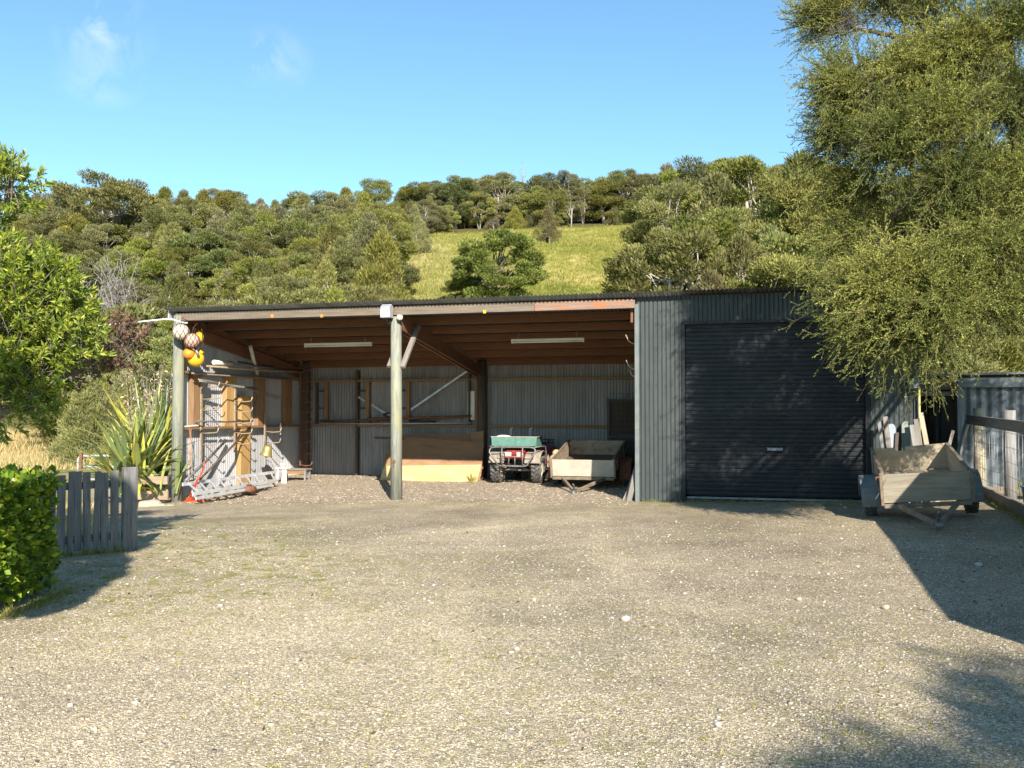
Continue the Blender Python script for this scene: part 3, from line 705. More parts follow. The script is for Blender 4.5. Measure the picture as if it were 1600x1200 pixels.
for i, (a, b_, r, k, lb) in enumerate((((322, 572), (476, 581), 0.022, 'hooksteel', 'long thin rusty bar lying along the highest hooks'),
                                    ((366, 568), (478, 580), 0.028, 'steel', 'thick grey pipe lying on top of the thin rusty bar'),
                                    ((372, 565), (428, 572), 0.02, 'darkwood', 'short dark pole on top of the pipes by the roof'))):
    rods('pole', lb, 'pole', pt_u(a[0], a[1], uh-0.04*i), pt_u(b_[0], b_[1], uh-0.04*i), r, M[k], group='poles on the highest hooks')
rods('plank', 'narrow plank laid along the upper wall rail', 'plank', pt_u(300, 583, UL+0.25), pt_u(452, 592, UL+0.25), 0.022, M['rail_wood'])
rods('plastic_pipe', 'white plastic pipe leaning up towards the roof above the side wall', 'pipe', pt_u(391, 541, UL+0.4), pt_u(402, 584, UL+0.2), 0.045, M['pvc'])
for i in range(5):
    j = random.uniform(-1.5, 1.5)
    rods('fishing_rod', 'slim pale rod in the bundle sloping across the top hooks', 'rod', pt_u(311+j, 592+i*1.1, uh-0.03*i), pt_u(396+i*2+j, 605+i*0.9, uh+0.02*i), 0.009, M['pvc' if i % 2 else 'rail_wood'], group='rods bundled on the top hooks')
for i in range(3):
    rods('fishing_rod', 'thin rod end reaching deepest along the side wall', 'rod', pt_u(380, 602+i*1.2, uh+0.03), pt_u(440-i*3, 620+i*1.6, uh-0.05), 0.009, M['rail_wood'], group='rod ends reaching into the bay')
t = thing('hand_line', 'thin line with a pale weight hanging from the rod tips', 'fishing line', tuple(pt_u(439, 623, uh)))
q = pt_u(439, 622, uh); q1 = pt_u(438.6, 661, uh); q2 = pt_u(438.4, 679, uh)
part('line', MB().tube([q, q1], 0.004, 5), M['wire'], t)
part('weight', MB().tube([q1, q1.lerp(q2, 0.35), q1.lerp(q2, 0.5), q2], [0.02, 0.024, 0.012, 0.02], 8), M['white'], t)
rods('pole', 'straight grey pole lying on the middle hooks of both racks', 'pole', pt_u(307, 658, uh-0.06), pt_u(395, 657.5, uh-0.06), 0.02, M['steel'])
a, b_ = pt_u(289, 752, UL+0.45), pt_u(353, 688, UL+0.06)
rods('pole', 'dark pole leaning low on the side wall next to the left post', 'pole', a, b_, 0.03, M['steel'], group='poles leaning on the side wall')
a, b_ = pt_u(312, 749, UL+0.5), pt_u(391, 667, UL+0.13)
rods('pole', 'long dark pole leaning from the ladder up to the pine stud', 'pole', a, b_, 0.024, M['darkwood'], group='poles leaning on the side wall')
# bell
bc = pt_u(417.5, 704, UL+0.40)
t = thing('bell', 'dull brass bell hanging from the short hook rack', 'bell', tuple(bc))
R = Matrix.Translation(bc) @ Matrix.Rotation(0.25, 4, 'Y') @ Matrix.Scale(1.2, 4)
part('cup', MB().lathe([(0.001, 0.10), (0.06, 0.10), (0.085, 0.075), (0.092, -0.02), (0.11, -0.075), (0.128, -0.10), (0.118, -0.10), (0.08, -0.02), (0.07, 0.07), (0.001, 0.08)], 24, R), M['brass'], t)
part('bail', MB().tube([R @ Vector((-0.075, 0, 0.07)), R @ Vector((-0.11, 0, 0.15)), R @ Vector((-0.02, 0, 0.25)), R @ Vector((0.05, 0, 0.16)), R @ Vector((0.075, 0, 0.08))], 0.007, 6), M['steel'], t)
part('clapper', MB().ball(R @ Vector((0, 0, -0.09)), 0.025, 10, 6), M['rust'], t)
# rope
mb = MB()
for k in range(3):
    pts = []
    for i in range(14):
        tt = i/13; q = pt_u(297.5+math.sin(tt*9+k*2)*1.1*(1-tt*0.5)+(k-1)*2.2*(1-tt)**2, 670+tt*74, UL+0.17); pts.append(q)
    mb.tube(pts, 0.006, 6)
solo('hanging_rope', mb, M['rope'], 'orange rope hanging in loops from the lower wall rail near the post', 'rope', tuple(pt_u(298, 700, UL+0.17)))
a, b_ = pt_u(286, 666.5, UL+0.08), pt_u(309, 664.5, UL+0.08)
solo('trim_offcut', MB().beam(a, b_, 0.06, 0.03), M['white'], 'short white strip lying on the lower wall rail beside the post', 'offcut', tuple(a))
q = pt_u(343, 694, UL+0.08)
# red jack
q0 = W(-9.15, 0.05); zb = zg(-9.15, 0.05)
t = thing('jack', 'red trolley jack handle standing beside the left post', 'jack', (-9.15, -0.05, zb))
mb = MB().span((-9.32, -0.1, zb), (-8.95, 0.0, zb+0.035)).span((-9.28, -0.1, zb+0.035), (-9.16, 0.0, zb+0.09)).beam((-9.08, -0.05, zb+0.05), (-8.86, -0.05, zb+0.02), 0.1, 0.05)
part('base', mb, M['jackred'], t, 0.006)
part('lever', MB().tube([(-9.22, -0.05, zb+0.1), (-9.08, 0.0, zb+0.45), (-9.0, 0.05, zb+0.62)], [0.024, 0.021, 0.017], 10).tube([(-9.0, 0.05, zb+0.6), (-8.95, 0.06, zb+0.84)], 0.013, 8), M['jackred'], t)
# ladders lying by the wall
def ladder(a0, a1, b0, b1, n, label, rw=0.07):
    c = (Vector(a0)+Vector(b1))/2
    t = thing('ladder', label, 'ladder', tuple(c), group='aluminium ladders by the side wall')
    part('stile', MB().beam(a0, a1, 0.028, rw), M['alu'], t, 0.003)
    part('stile', MB().beam(b0, b1, 0.028, rw), M['alu'], t, 0.003)
    for i in range(n):
        k = (i+0.6)/n
        part('rung', MB().beam(Vector(a0).lerp(Vector(a1), k), Vector(b0).lerp(Vector(b1), k), 0.036, 0.028), M['alu'], t)
def pu(px, py, u): v, z = onu(px, py, u); return (u, v, z)
ladder(pu(301, 772, UL+1.0), pu(434, 751, UL+1.0), pu(285, 757, UL+0.45), pu(428, 738, UL+0.45), 10, 'upper aluminium ladder tilted towards the side wall')
ladder(pu(306, 779, UL+1.05), pu(424, 758, UL+1.05), pu(300, 768, UL+0.62), pu(415, 752, UL+0.62), 9, 'lower ladder lying flat under the tilted ladder', 0.06)
mb = MB()
a, b_ = pu(322, 775, UL+0.9), pu(404, 766, UL+0.9)
solo('plank', MB().beam(a, b_, 0.16, 0.03), M['grey_wood'], 'grey plank poking out below the two ladders', 'plank', a)
c = pu(392.5, 764, UL+1.15)
t = thing('tin', 'rusty round tin on its side in front of the ladders', 'tin', c)
part('can', MB().lathe([(0.001, -0.09), (0.085, -0.09), (0.09, -0.085), (0.09, 0.085), (0.085, 0.09), (0.07, 0.09), (0.07, 0.08), (0.001, 0.08)], 20, Matrix.Translation(Vector(c)) @ Matrix.Rotation(1.2, 4, 'X')), M['rust'], t)
part('handle', MB().tube([Vector(c)+Vector((-0.09, 0, 0.02)), Vector(c)+Vector((-0.05, -0.1, 0.11)), Vector(c)+Vector((0.05, -0.1, 0.11)), Vector(c)+Vector((0.09, 0, 0.02))], 0.005, 5), M['steel'], t)
# little bench and white box in the corner
zc = zg(-8.2, 3.6)
c = pu(463, 744, UL+0.8)
t = thing('bench', 'low weathered timber bench at the foot of the dark corner', 'bench', (c[0], c[1], zc))
bu, bv_ = c[0], c[1]
part('seat', MB().span((bu-0.38, bv_-0.14, zc+0.25), (bu+0.34, bv_+0.16, zc+0.29)), M['rail_wood'], t, 0.004)
for du in (-0.33, 0.29):
    for dv in (-0.1, 0.12): part('leg', MB().span((bu+du-0.022, bv_+dv-0.022, zc), (bu+du+0.022, bv_+dv+0.022, zc+0.248)), M['grey_wood'], t)
part('apron', MB().span((bu-0.3, bv_-0.12, zc+0.16), (bu+0.26, bv_-0.1, zc+0.248)), M['frame'], t)
c = pu(443, 745, UL+0.75); zc2 = zg(*UV(*W(c[0], c[1]).xy))
t = thing('trestle', 'small white trestle at the deep end of the ladders', 'trestle', (c[0], c[1], zc2))
part('top', MB().span((c[0]-0.16, c[1]-0.1, zc2+0.34), (c[0]+0.14, c[1]+0.1, zc2+0.38)), M['white'], t, 0.004)
for du in (-0.13, 0.02, 0.1): part('leg', MB().beam((c[0]+du, c[1]-0.08, zc2), (c[0]+du*0.8, c[1]-0.05, zc2+0.34), 0.045, 0.03), M['white'], t)
part('tub', MB().lathe([(0.001, 0.0), (0.06, 0.0), (0.07, 0.09), (0.001, 0.09)], 16, Matrix.Translation((c[0]-0.02, c[1], zc2+0.38))), M['pvc'], t)
mb = MB()
for i in range(9):
    q = W(-8.6+random.uniform(-0.5, 0.9), 1.6+random.uniform(-0.6, 1.0)); a = random.uniform(-0.6, 0.6)
    uu, vv = UV(q.x, q.y); z = zg(uu, vv)+0.02+i*0.004
    if i > 5: continue
    solo('timber_offcut', MB().beam((uu-0.25*math.cos(a), vv-0.25*math.sin(a), z), (uu+0.25*math.cos(a), vv+0.25*math.sin(a), z), 0.08, 0.03), M['rail_wood'], 'weathered scrap of timber lying between the ladders and the shed floor', 'offcut', (uu, vv, z), group='scrap timber by the ladders')

# ------------------------------------------------------------------ along the back wall
def leaning(name, label, cat, pts, vb, vt, zb, m, th_=0.014, group=None):
    """board seen by its corners; foot at vb, head at vt"""
    (a, b_, c, d) = pts       # foot left, foot right, head right, head left (pixels)
    P = []
    for (px, py), v in ((a, vb), (b_, vb), (c, vt), (d, vt)):
        u, z = onv(px, py, v); P.append(Vector((u, v, z)))
    n = (P[1]-P[0]).cross(P[3]-P[0]).normalized()
    if n.y > 0: n = -n
    Q = [p-n*th_ for p in P]
    off = random.random()*10
    g = [(p.x+off, p.z, 0) for p in P+Q]
    mb = MB().add(P+Q, [(0, 1, 2, 3), (7, 6, 5, 4), (0, 4, 5, 1), (1, 5, 6, 2), (2, 6, 7, 3), (3, 7, 4, 0)], g)
    return solo(name, mb, m, label, cat, tuple(P[0]), group=group)
leaning('plywood_sheet', 'pale yellow board lying on edge at the front of the plywood stack, in the sun', 'board', ((593, 750.5), (745, 754), (752, 726), (600, 728)), 4.02, 4.18, 0, M['ply_pale'], 0.02)
leaning('plywood_sheet', 'big brown plywood sheet leaning on the back wall behind the pale board', 'board', ((602, 748), (751, 750), (756, 692), (611, 680)), 4.45, 5.0, 0, M['ply_dark'], 0.014)
leaning('plywood_sheet', 'tall brown plywood sheet behind the big one, its top edge nearest the rail', 'board', ((612, 746), (733, 748), (734, 677), (612, 679)), 4.75, 5.28, 0, M['ply_dark'], 0.014)
leaning('plywood_sheet', 'small orange brown board sticking out left of the plywood stack', 'board', ((598, 748), (615, 748), (617, 709.5), (602, 709.5)), 4.3, 4.6, 0, M['frame'], 0.02)
leaning('plywood_sheet', 'dark brown sheet at the right end of the plywood stack beside the rear post', 'board', ((735, 746), (755, 748), (755.5, 673), (735, 676)), 4.9, 5.2, 0, M['ply_dark'], 0.014)
u0, z0 = onv(585, 684, 4.85); u1, _ = onv(612, 684, 4.85)
solo('timber_batten', MB().span((u0, 4.83, z0-0.03), (u1+0.3, 4.88, z0+0.03)), M['darkwood'], 'dark short batten end sticking out left above the plywood', 'batten', (u0, 4.85, z0))
for a, b_, r, k, lb, cat in (((575, 654), (736, 650), 0.032, 'rust', 'rusty pipe lying along the lower rail of the back wall', 'pipe'),
                        ((500, 657.5), (609, 655.5), 0.03, 'darkwood', 'dark pole on the lower back rail left of the middle post', 'pole'),
                        ((640, 658), (681, 659), 0.03, 'black', 'short black tube on the lower back rail right of the middle post', 'tube'),
                        ((498, 661.5), (736, 661), 0.022, 'strap', 'pale metal strip lying flat on the lower back rail', 'metal strip')):
    u0, z0 = onv(a[0], a[1], VB-0.15); u1, z1 = onv(b_[0], b_[1], VB-0.15)
    solo(cat.replace(' ', '_'), MB().tube([(u0, VB-0.15, z0), ((u0+u1)/2, VB-0.15, (z0+z1)/2-0.01), (u1, VB-0.15, z1)], r, 10), M[k], lb, cat, (u0, VB-0.15, z0))
u0, z0 = onv(731, 656, VB-0.04); u1, z1 = onv(741.5, 611, VB-0.04)
solo('white_panel', MB().span((u0, VB-0.05, z0), (u1, VB-0.035, z1)), M['white'], 'narrow white panel on the back wall left of the rear post', 'panel', (u0, VB-0.04, z0))
mb = MB(); c = onv(611, 648, VB-0.2)
for k in range(3):
    mb.tube([(c[0]+0.22*math.cos(a*0.5)*(1-0.1*k), VB-0.2+0.03*k, c[1]+0.055*math.sin(a*0.5)) for a in range(13)], 0.014, 6, False)
solo('hose', mb, M['black'], 'black hose coil lying on the back rail behind the middle post', 'hose', (c[0], VB-0.2, c[1]))
# steel mesh panel at the right end
t = thing('mesh_panel', 'dark steel framed mesh gate leaning at the right end of the back wall', 'gate', (-0.5, VB-0.25, 0))
u0 = onv(948, 640, VB-0.3)[0]; z1 = onv(960, 623, VB-0.3)[1]
part('panel_frame', MB().span((u0, VB-0.32, 0.02), (u0+0.07, VB-0.28, z1)).span((u0+0.07, VB-0.32, z1-0.05), (-0.08, VB-0.28, z1)).span((u0+0.07, VB-0.32, 1.0), (-0.08, VB-0.28, 1.05)).span((-0.08, VB-0.32, 0.02), (-0.03, VB-0.28, z1)), M['black'], t)
mb = MB()
for i in range(12): uu = u0+0.1+i*0.06; mb.cyl((uu, VB-0.3, 0.05), (uu, VB-0.3, z1-0.05), 0.005, 5) if uu < -0.1 else None
for i in range(16): mb.cyl((u0+0.07, VB-0.295, 0.1+i*0.13), (-0.08, VB-0.295, 0.1+i*0.13), 0.005, 5)
part('mesh', mb, M['black'], t)
part('backing_sheet', MB().span((u0+0.07, VB-0.27, 0.05), (-0.08, VB-0.262, z1-0.05)), M['darkwood'], t)
# offcuts leaning at the garage corner
for i, (du, dv, h, w) in enumerate(((-0.05, 0.12, 0.62, 0.09), (-0.07, 0.22, 0.5, 0.08), (-0.1, 0.32, 0.42, 0.09), (-0.07, 0.42, 0.7, 0.07))):
    z = zg(du, dv)
    solo('timber_offcut', MB().beam((du-0.10-0.03*i, dv-0.12, z-0.02), (du+0.03, dv+0.03, z+h), w, 0.025, (0, 1, 0)), M['grey_wood' if i % 2 else 'rail_wood'],
         ('tallest pale board' if i == 0 else 'grey short board' if i == 1 else 'lowest pale board' if i == 2 else 'grey board at the rear')+' leaning on the open side of the garage corner', 'offcut', (du, dv, z), group='boards leaning at the garage corner')
# ------------------------------------------------------------------ quad bike
def tyre_mb(c, r, w, axis='x', lugs=18, lug=0.018, depth=0.55):
    R = Matrix.Translation(Vector(c)) @ (Matrix.Rotation(PI/2, 4, 'Y') if axis == 'x' else Matrix.Rotation(PI/2, 4, 'X'))
    h = w/2; ri = r*depth
    mb = MB().lathe([(ri, -h*0.75), (r*0.78, -h), (r*0.93, -h*0.93), (r-lug, -h*0.6), (r-lug, h*0.6), (r*0.93, h*0.93), (r*0.78, h), (ri, h*0.75), (ri*0.96, 0), (ri, -h*0.75)], 28, R)
    for k in range(lugs):
        a = 2*PI*k/lugs
        for s_ in (-1, 1):
            a2 = a+(PI/lugs if s_ > 0 else 0)
            q = Matrix.Rotation(a2, 4, 'Z') @ Matrix.Translation((r-lug*0.6, 0, s_*h*0.42)) @ Matrix.Rotation(s_*0.5, 4, 'X')
            T = R @ q
            L = [T @ Vector((x*lug, y*r*0.085, z*h*0.46)) for x in (-1, 1) for y in (-1, 1) for z in (-1, 1)]
            mb.add(L, [(0, 1, 3, 2), (4, 6, 7, 5), (0, 4, 5, 1), (2, 3, 7, 6), (0, 2, 6, 4), (1, 5, 7, 3)])
    return mb
def wheel(parent, c, r, w, rimmat, lugs=18, lug=0.018, depth=0.55):
    t = part('wheel', tyre_mb(c, r, w, 'x', lugs, lug, depth), M['rubber'], parent)
    R = Matrix.Translation(Vector(c)) @ Matrix.Rotation(PI/2, 4, 'Y'); h = w/2; ri = r*depth*0.97
    part('rim', MB().lathe([(0.001, -h*0.55), (ri*0.4, -h*0.6), (ri*0.5, -h*0.35), (ri*0.85, -h*0.35), (ri, -h*0.78), (ri, h*0.78), (ri*0.85, h*0.35), (ri*0.5, h*0.35), (ri*0.4, h*0.6), (0.001, h*0.55)], 22, R), rimmat, t)
    return t
bx, by = 0.04, 21.85
aw = UV(bx, by); az = float(yard_z(bx, by+0.3))
q = thing('quad_bike', 'red quad bike with green box and grey bull bar parked in the shed', 'quad bike', (bx, by-0.15, az), 'L', rot=(0, 0, -TH))
for x in (-0.48, 0.48): wheel(q, (x, 0.38, 0.305), 0.305, 0.23, M['rim'], 20, 0.02)
for x in (-0.47, 0.47): wheel(q, (x, 1.58, 0.31), 0.31, 0.27, M['rim'], 20, 0.02)
mb = MB()
out = [(-0.34, 0.43), (-0.47, 0.62), (-0.53, 0.72), (-0.53, 0.78), (-0.49, 0.82), (-0.4, 0.835), (0.4, 0.835), (0.49, 0.82), (0.53, 0.78), (0.53, 0.72), (0.47, 0.62), (0.34, 0.43), (0.28, 0.41), (-0.28, 0.41), (-0.34, 0.43)]
mb.tube([(x, -0.12-0.03*(abs(z-0.6) < 0.15), z) for x, z in out], 0.019, 8)
for x in (-0.24, 0.24): mb.tube([(x, -0.13, 0.42), (x, -0.15, 0.6), (x, -0.13, 0.845)], 0.017, 8)
for x in (-0.08, 0.06): mb.tube([(x, -0.13, 0.42), (x, -0.13, 0.62)], 0.011, 6)
mb.tube([(-0.24, -0.135, 0.62), (0.24, -0.135, 0.62)], 0.011, 6)
for x in (-0.24, 0.24): mb.tube([(x, -0.13, 0.44), (x, 0.2, 0.42)], 0.017, 8).tube([(x, -0.13, 0.83), (x, 0.12, 0.83)], 0.017, 8)
part('bull_bar', mb, M['steel'], q)
mb = MB().tube([(0.5, -0.08, 0.83), (0.62, 0.1, 0.85), (0.66, 0.3, 0.845), (0.67, 0.34, 0.72), (0.66, 0.35, 0.5)], 0.015, 8)
mb.tube([(-0.5, -0.08, 0.83), (-0.6, 0.1, 0.85), (-0.62, 0.3, 0.845), (-0.62, 0.33, 0.7)], 0.015, 8)
for y in (0.12, 0.35, 0.55): mb.tube([(-0.5, y, 0.835), (0.5, y, 0.835)], 0.011, 6)
part('front_rack', mb, M['steel'], q)
bz0, bz1 = 0.855, 1.055
mb = MB().prism([(-0.53, bz1), (-0.51, bz0), (0.51, bz0), (0.54, bz1)], 0.012, 1, 0.0)
mb.prism([(-0.53, bz1), (-0.51, bz0), (0.51, bz0), (0.54, bz1)], 0.012, 1, 0.5)
mb.prism([(0.012, bz0), (0.5, bz0), (0.5, bz1), (0.012, bz1)], 0.012, 0, -0.525).prism([(0.012, bz0), (0.5, bz0), (0.5, bz1), (0.012, bz1)], 0.012, 0, 0.515).span((-0.51, 0.012, bz0), (0.51, 0.5, bz0+0.01))
bxp = part('carrier_box', mb, M['green'], q)
part('box_rim', MB().span((-0.54, -0.012, bz1), (0.55, 0.02, bz1+0.014)).span((0.52, 0.02, bz1), (0.55, 0.52, bz1+0.014)).span((-0.54, 0.02, bz1), (-0.51, 0.52, bz1+0.014)).span((-0.51, 0.49, bz1), (0.52, 0.52, bz1+0.014)), M['tr_white'], bxp)
mb = MB().ball((-0.3, 0.22, 1.06), 0.14, 12, 8, (1.3, 1, 0.35)).ball((-0.36, 0.3, 1.07), 0.08, 10, 6, (1, 1, 0.6))
part('sack', mb, M['pvc'], bxp)
for x in (-0.2, 0.26):
    mb = MB()
    for i in range(5): mb.lathe([(0.018, -0.018), (0.034, 0), (0.018, 0.018)], 10, Matrix.Translation((x+0.008*(-1)**i, 0.5, 1.10+i*0.035)))
    mb.tube([(x-0.02, 0.5, 1.0), (x-0.02, 0.5, 1.25)], 0.016, 6).tube([(x, 0.5, 1.23), (x+0.045, 0.47, 1.27)], 0.014, 6)
    part('rack_grip', mb, M['alu'], q)
# cowl, lamps, fenders
mb = MB().prism([(0.02, 0.60), (0.10, 0.74), (0.4, 0.80), (0.75, 0.78), (0.75, 0.55), (0.1, 0.55)], 0.44, 0, -0.22)
cw = part('front_cowl', mb, M['red'], q, 0.015)
for x in (-0.135, 0.135):
    hl = part('headlight', MB().prism([(x-0.07, 0.615), (x+0.07, 0.615), (x+0.08, 0.72), (x-0.08, 0.72)], 0.03, 1, 0.0), M['lens'], q, 0.006)
    part('surround', MB().span((x-0.09, 0.012, 0.595), (x+0.09, 0.03, 0.61)).span((x-0.09, 0.012, 0.725), (x+0.09, 0.03, 0.738)), M['red'], hl)
mb = MB()
for i in range(4): mb.span((-0.055, -0.004, 0.62+i*0.028), (0.055, 0.025, 0.634+i*0.028))
part('grille', mb, M['red'], q)
def fender(x0, x1, yc, r, a0, a1, n, m, zc, name='fender', th_=0.02):
    vs = []; fs = []
    for i in range(n+1):
        a = a0+(a1-a0)*i/n; y = yc-math.cos(a)*r; z = zc+math.sin(a)*r
        y2 = yc-math.cos(a)*(r-th_); z2 = zc+math.sin(a)*(r-th_)
        vs += [(x0, y, z), (x1, y, z), (x1, y2, z2), (x0, y2, z2)]
    for i in range(n):
        k = 4*i
        fs += [(k, k+1, k+5, k+4), (k+1, k+2, k+6, k+5), (k+2, k+3, k+7, k+6), (k+3, k, k+4, k+7)]
    fs += [(3, 2, 1, 0), (4*n, 4*n+1, 4*n+2, 4*n+3)]
    return part(name, MB().add(vs, fs), m, q, 0.004)
for s_ in (-1, 1):
    fender(*sorted((s_*0.24, s_*0.6)), 0.40, 0.42, 0.35, 2.6, 12, M['fairing'], 0.33)
    fender(*sorted((s_*0.22, s_*0.6)), 1.58, 0.45, 0.5, 2.9, 12, M['red'], 0.34, 'rear_fender')
    part('side_shroud', MB().prism([(0.0, 0.60), (0.1, 0.68), (0.3, 0.74), (0.3, 0.5), (0.06, 0.52)], 0.16, 0, 0.24 if s_ > 0 else -0.4), M['fairing'], q, 0.02)
    part('side_panel', MB().prism([(0.72, 0.42), (0.78, 0.72), (1.15, 0.74), (1.2, 0.40)], 0.04, 0, 0.50 if s_ > 0 else -0.54), M['red'], q, 0.01)
    part('leg_guard', MB().prism([(0.85, 0.34), (0.92, 0.68), (1.25, 0.7), (1.3, 0.32)], 0.03, 0, 0.56 if s_ > 0 else -0.59), M['fairing'], q, 0.008)
    part('footrest', MB().span((s_*0.25, 0.8, 0.28), (s_*0.55, 1.15, 0.31)), M['steel'], q)
    mb = MB().tube([(s_*0.12, 0.3, 0.33), (s_*0.38, 0.38, 0.28)], 0.02, 8).tube([(s_*0.12, 0.45, 0.33), (s_*0.38, 0.38, 0.28)], 0.02, 8).tube([(s_*0.14, 0.32, 0.44), (s_*0.38, 0.38, 0.36)], 0.016, 8)
    part('suspension_arm', mb, M['steel'], q)
    mb = MB().tube([(s_*0.16, 0.36, 0.62), (s_*0.32, 0.36, 0.33)], 0.018, 8)
    for i in range(7):
        c = Vector((s_*0.17, 0.36, 0.6)).lerp(Vector((s_*0.31, 0.36, 0.35)), i/6); mb.lathe([(0.03, -0.009), (0.042, 0), (0.03, 0.009)], 10, Matrix.Translation(c))
    part('spring', mb, M['hooksteel'], q)
part('engine', MB().span((-0.2, 0.5, 0.26), (0.2, 1.25, 0.56)).span((-0.09, -0.05, 0.30), (0.09, 0.1, 0.43)), M['black'], q, 0.02)
part('axle', MB().cyl((-0.4, 1.58, 0.31), (0.4, 1.58, 0.31), 0.03, 10).cyl((-0.38, 0.38, 0.29), (0.38, 0.38, 0.29), 0.02, 8), M['steel'], q)
mb = MB().prism([(0.8, 0.72), (0.86, 0.84), (1.2, 0.82), (1.75, 0.86), (1.8, 0.74)], 0.28, 0, -0.14)
part('seat', mb, M['black'], q, 0.03)
mb = MB().tube([(-0.38, 0.85, 1.0), (-0.2, 0.78, 1.0), (-0.06, 0.72, 0.93), (0.06, 0.72, 0.93), (0.2, 0.78, 1.0), (0.38, 0.85, 1.0)], 0.013, 8).tube([(0, 0.72, 0.93), (0, 0.62, 0.6)], 0.02, 8)
part('handlebar', mb, M['black'], q)
mb = MB()
for x in (-0.4, -0.2, 0.0, 0.2, 0.4): mb.tube([(x, 1.3, 0.88), (x, 1.98, 0.88)], 0.011, 6)
for y in (1.3, 1.62, 1.98): mb.tube([(-0.48, y, 0.88), (0.48, y, 0.88)], 0.013, 6)
mb.tube([(-0.48, 1.3, 0.88), (-0.48, 1.3, 0.95), (-0.48, 1.98, 0.95), (0.48, 1.98, 0.95), (0.48, 1.3, 0.95), (0.48, 1.3, 0.88)], 0.012, 6)
for x in (-0.3, 0.3): mb.tube([(x, 1.4, 0.88), (x, 1.45, 0.75)], 0.012, 6).tube([(x, 1.9, 0.88), (x, 1.75, 0.75)], 0.012, 6)
part('rear_rack', mb, M['black'], q)

# ------------------------------------------------------------------ trailers
def trailer(label, pos, rotz, pitch, roll, Wd, L, H, fz, yax, mats, r=0.28, draw=1.0, notch=False, guards=True):
    fr, si, bk, fl_, gd = mats
    t = thing('box_trailer', label, 'trailer', pos, 'L', rot=(pitch, roll, rotz))
    y0, y1 = -yax, L-yax; h = Wd/2; z0, z1 = fz, fz+H
    part('front_panel', MB().span((-h, y0-0.02, z0-0.03), (h, y0, z1)), fr, t, 0.004)
    if notch:
        mb = MB().prism([(-h, z0), (h, z0), (h, z1+0.02), (-h*0.1, z1), (-h*0.1, z1-0.06), (-h*0.34, z1-0.06), (-h*0.36, z1-0.01), (-h, z1)], 0.02, 1, y1)
    else: mb = MB().span((-h, y1, z0), (h, y1+0.02, z1))
    part('tailgate', mb, bk, t, 0.003)
    for s_ in (-1, 1):
        x = s_*(h-0.01)
        sp = part('side_panel', MB().span((x-0.01, y0+0.001, z0), (x+0.01, y1-0.001, z1)), si, t, 0.003)
        part('top_rail', MB().span((x-0.024, y0, z1), (x+0.024, y1, z1+0.022)).span((x+s_*0.0105, y0+0.4, z0), (x+s_*0.03, y0+0.44, z1)).span((x+s_*0.0105, y1-0.44, z0), (x+s_*0.03, y1-0.4, z1)), M['tr_frame'], sp)
        part('corner_post', MB().span((s_*h-0.02+0.02*s_, y0-0.05, z0-0.06), (s_*h+0.02+0.02*s_, y0-0.021, z1+0.03)), M['tr_frame'], t, 0.003)
        part('latch', MB().tube([(s_*h+0.03*s_, y0-0.03, z1-0.03), (s_*h+0.08*s_, y0-0.05, z1-0.02), (s_*h+0.09*s_, y0-0.05, z1-0.07)], 0.012, 6), M['rust'], t)
        part('drawbar', MB().beam((s_*h*0.8, y0+0.15, z0-0.07), (s_*0.03, y0-draw, z0-0.09), 0.05, 0.06), M['tr_frame'], t, 0.003)
        part('chassis_rail', MB().span((s_*h*0.8-0.03, y0, z0-0.1), (s_*h*0.8+0.03, y1, z0-0.034)), M['tr_frame'], t)
        if guards:
            xg = s_*(h+0.13); n = 12; vs = []; fs = []
            rr = r+0.07
            for i in range(n+1):
                a = -0.15+(PI+0.3)*i/n
                for xx, k in ((xg-0.12, 1), (xg+0.12, 1), (xg+0.12, 0.975), (xg-0.12, 0.975)):
                    vs.append((xx, -math.cos(a)*rr*k*1.05, r+0.02+math.sin(a)*rr*k))
            for i in range(n):
                k = 4*i; fs += [(k, k+1, k+5, k+4), (k+1, k+2, k+6, k+5), (k+2, k+3, k+7, k+6), (k+3, k, k+4, k+7)]
            fs += [(3, 2, 1, 0), (4*n, 4*n+1, 4*n+2, 4*n+3)]
            mb = MB().add(vs, fs)
            g_ = part('mudguard', mb, gd, t)
            side = [(-math.cos(-0.15+(PI+0.3)*i/n)*rr*1.05, r+0.02+math.sin(-0.15+(PI+0.3)*i/n)*rr) for i in range(n+1)]
            ins = [(-math.cos(-0.15+(PI+0.3)*i/n)*rr*0.72, r+0.02+math.sin(-0.15+(PI+0.3)*i/n)*rr*0.66) for i in range(n+1)]
            part('skirt', MB().prism(side+ins[::-1], 0.006, 0, xg+s_*0.12-0.003), gd, g_)
        wheel(t, (s_*(h+0.13), 0, r), r, 0.16, M['rim'], 22, 0.006, 0.6)
    part('cross_member', MB().span((-h, y0-0.045, z0-0.10), (h, y0-0.021, z0-0.04)), M['tr_frame'], t, 0.003); part('cross_member', MB().span((-h*0.78, -0.03, z0-0.16), (h*0.78, 0.03, z0-0.102)), M['tr_frame'], t, 0.003)
    part('axle', MB().cyl((-h-0.1, 0, r), (h+0.1, 0, r), 0.025, 10), M['tr_frame'], t)
    part('floor', MB().span((-h+0.021, y0+0.001, z0-0.033), (h-0.021, y1-0.001, z0-0.004)), fl_, t)
    mb = MB().span((-0.04, y0-draw-0.16, z0-0.11), (0.04, y0-draw+0.06, z0-0.05)).ball((0, y0-draw-0.15, z0-0.08), 0.05, 14, 8).tube([(0, y0-draw-0.06, z0-0.05), (0.01, y0-draw-0.1, z0+0.06), (0.0, y0-draw-0.16, z0+0.10)], 0.016, 8)
    cp = part('coupling', mb, M['steel'], t, 0.003)
    return t
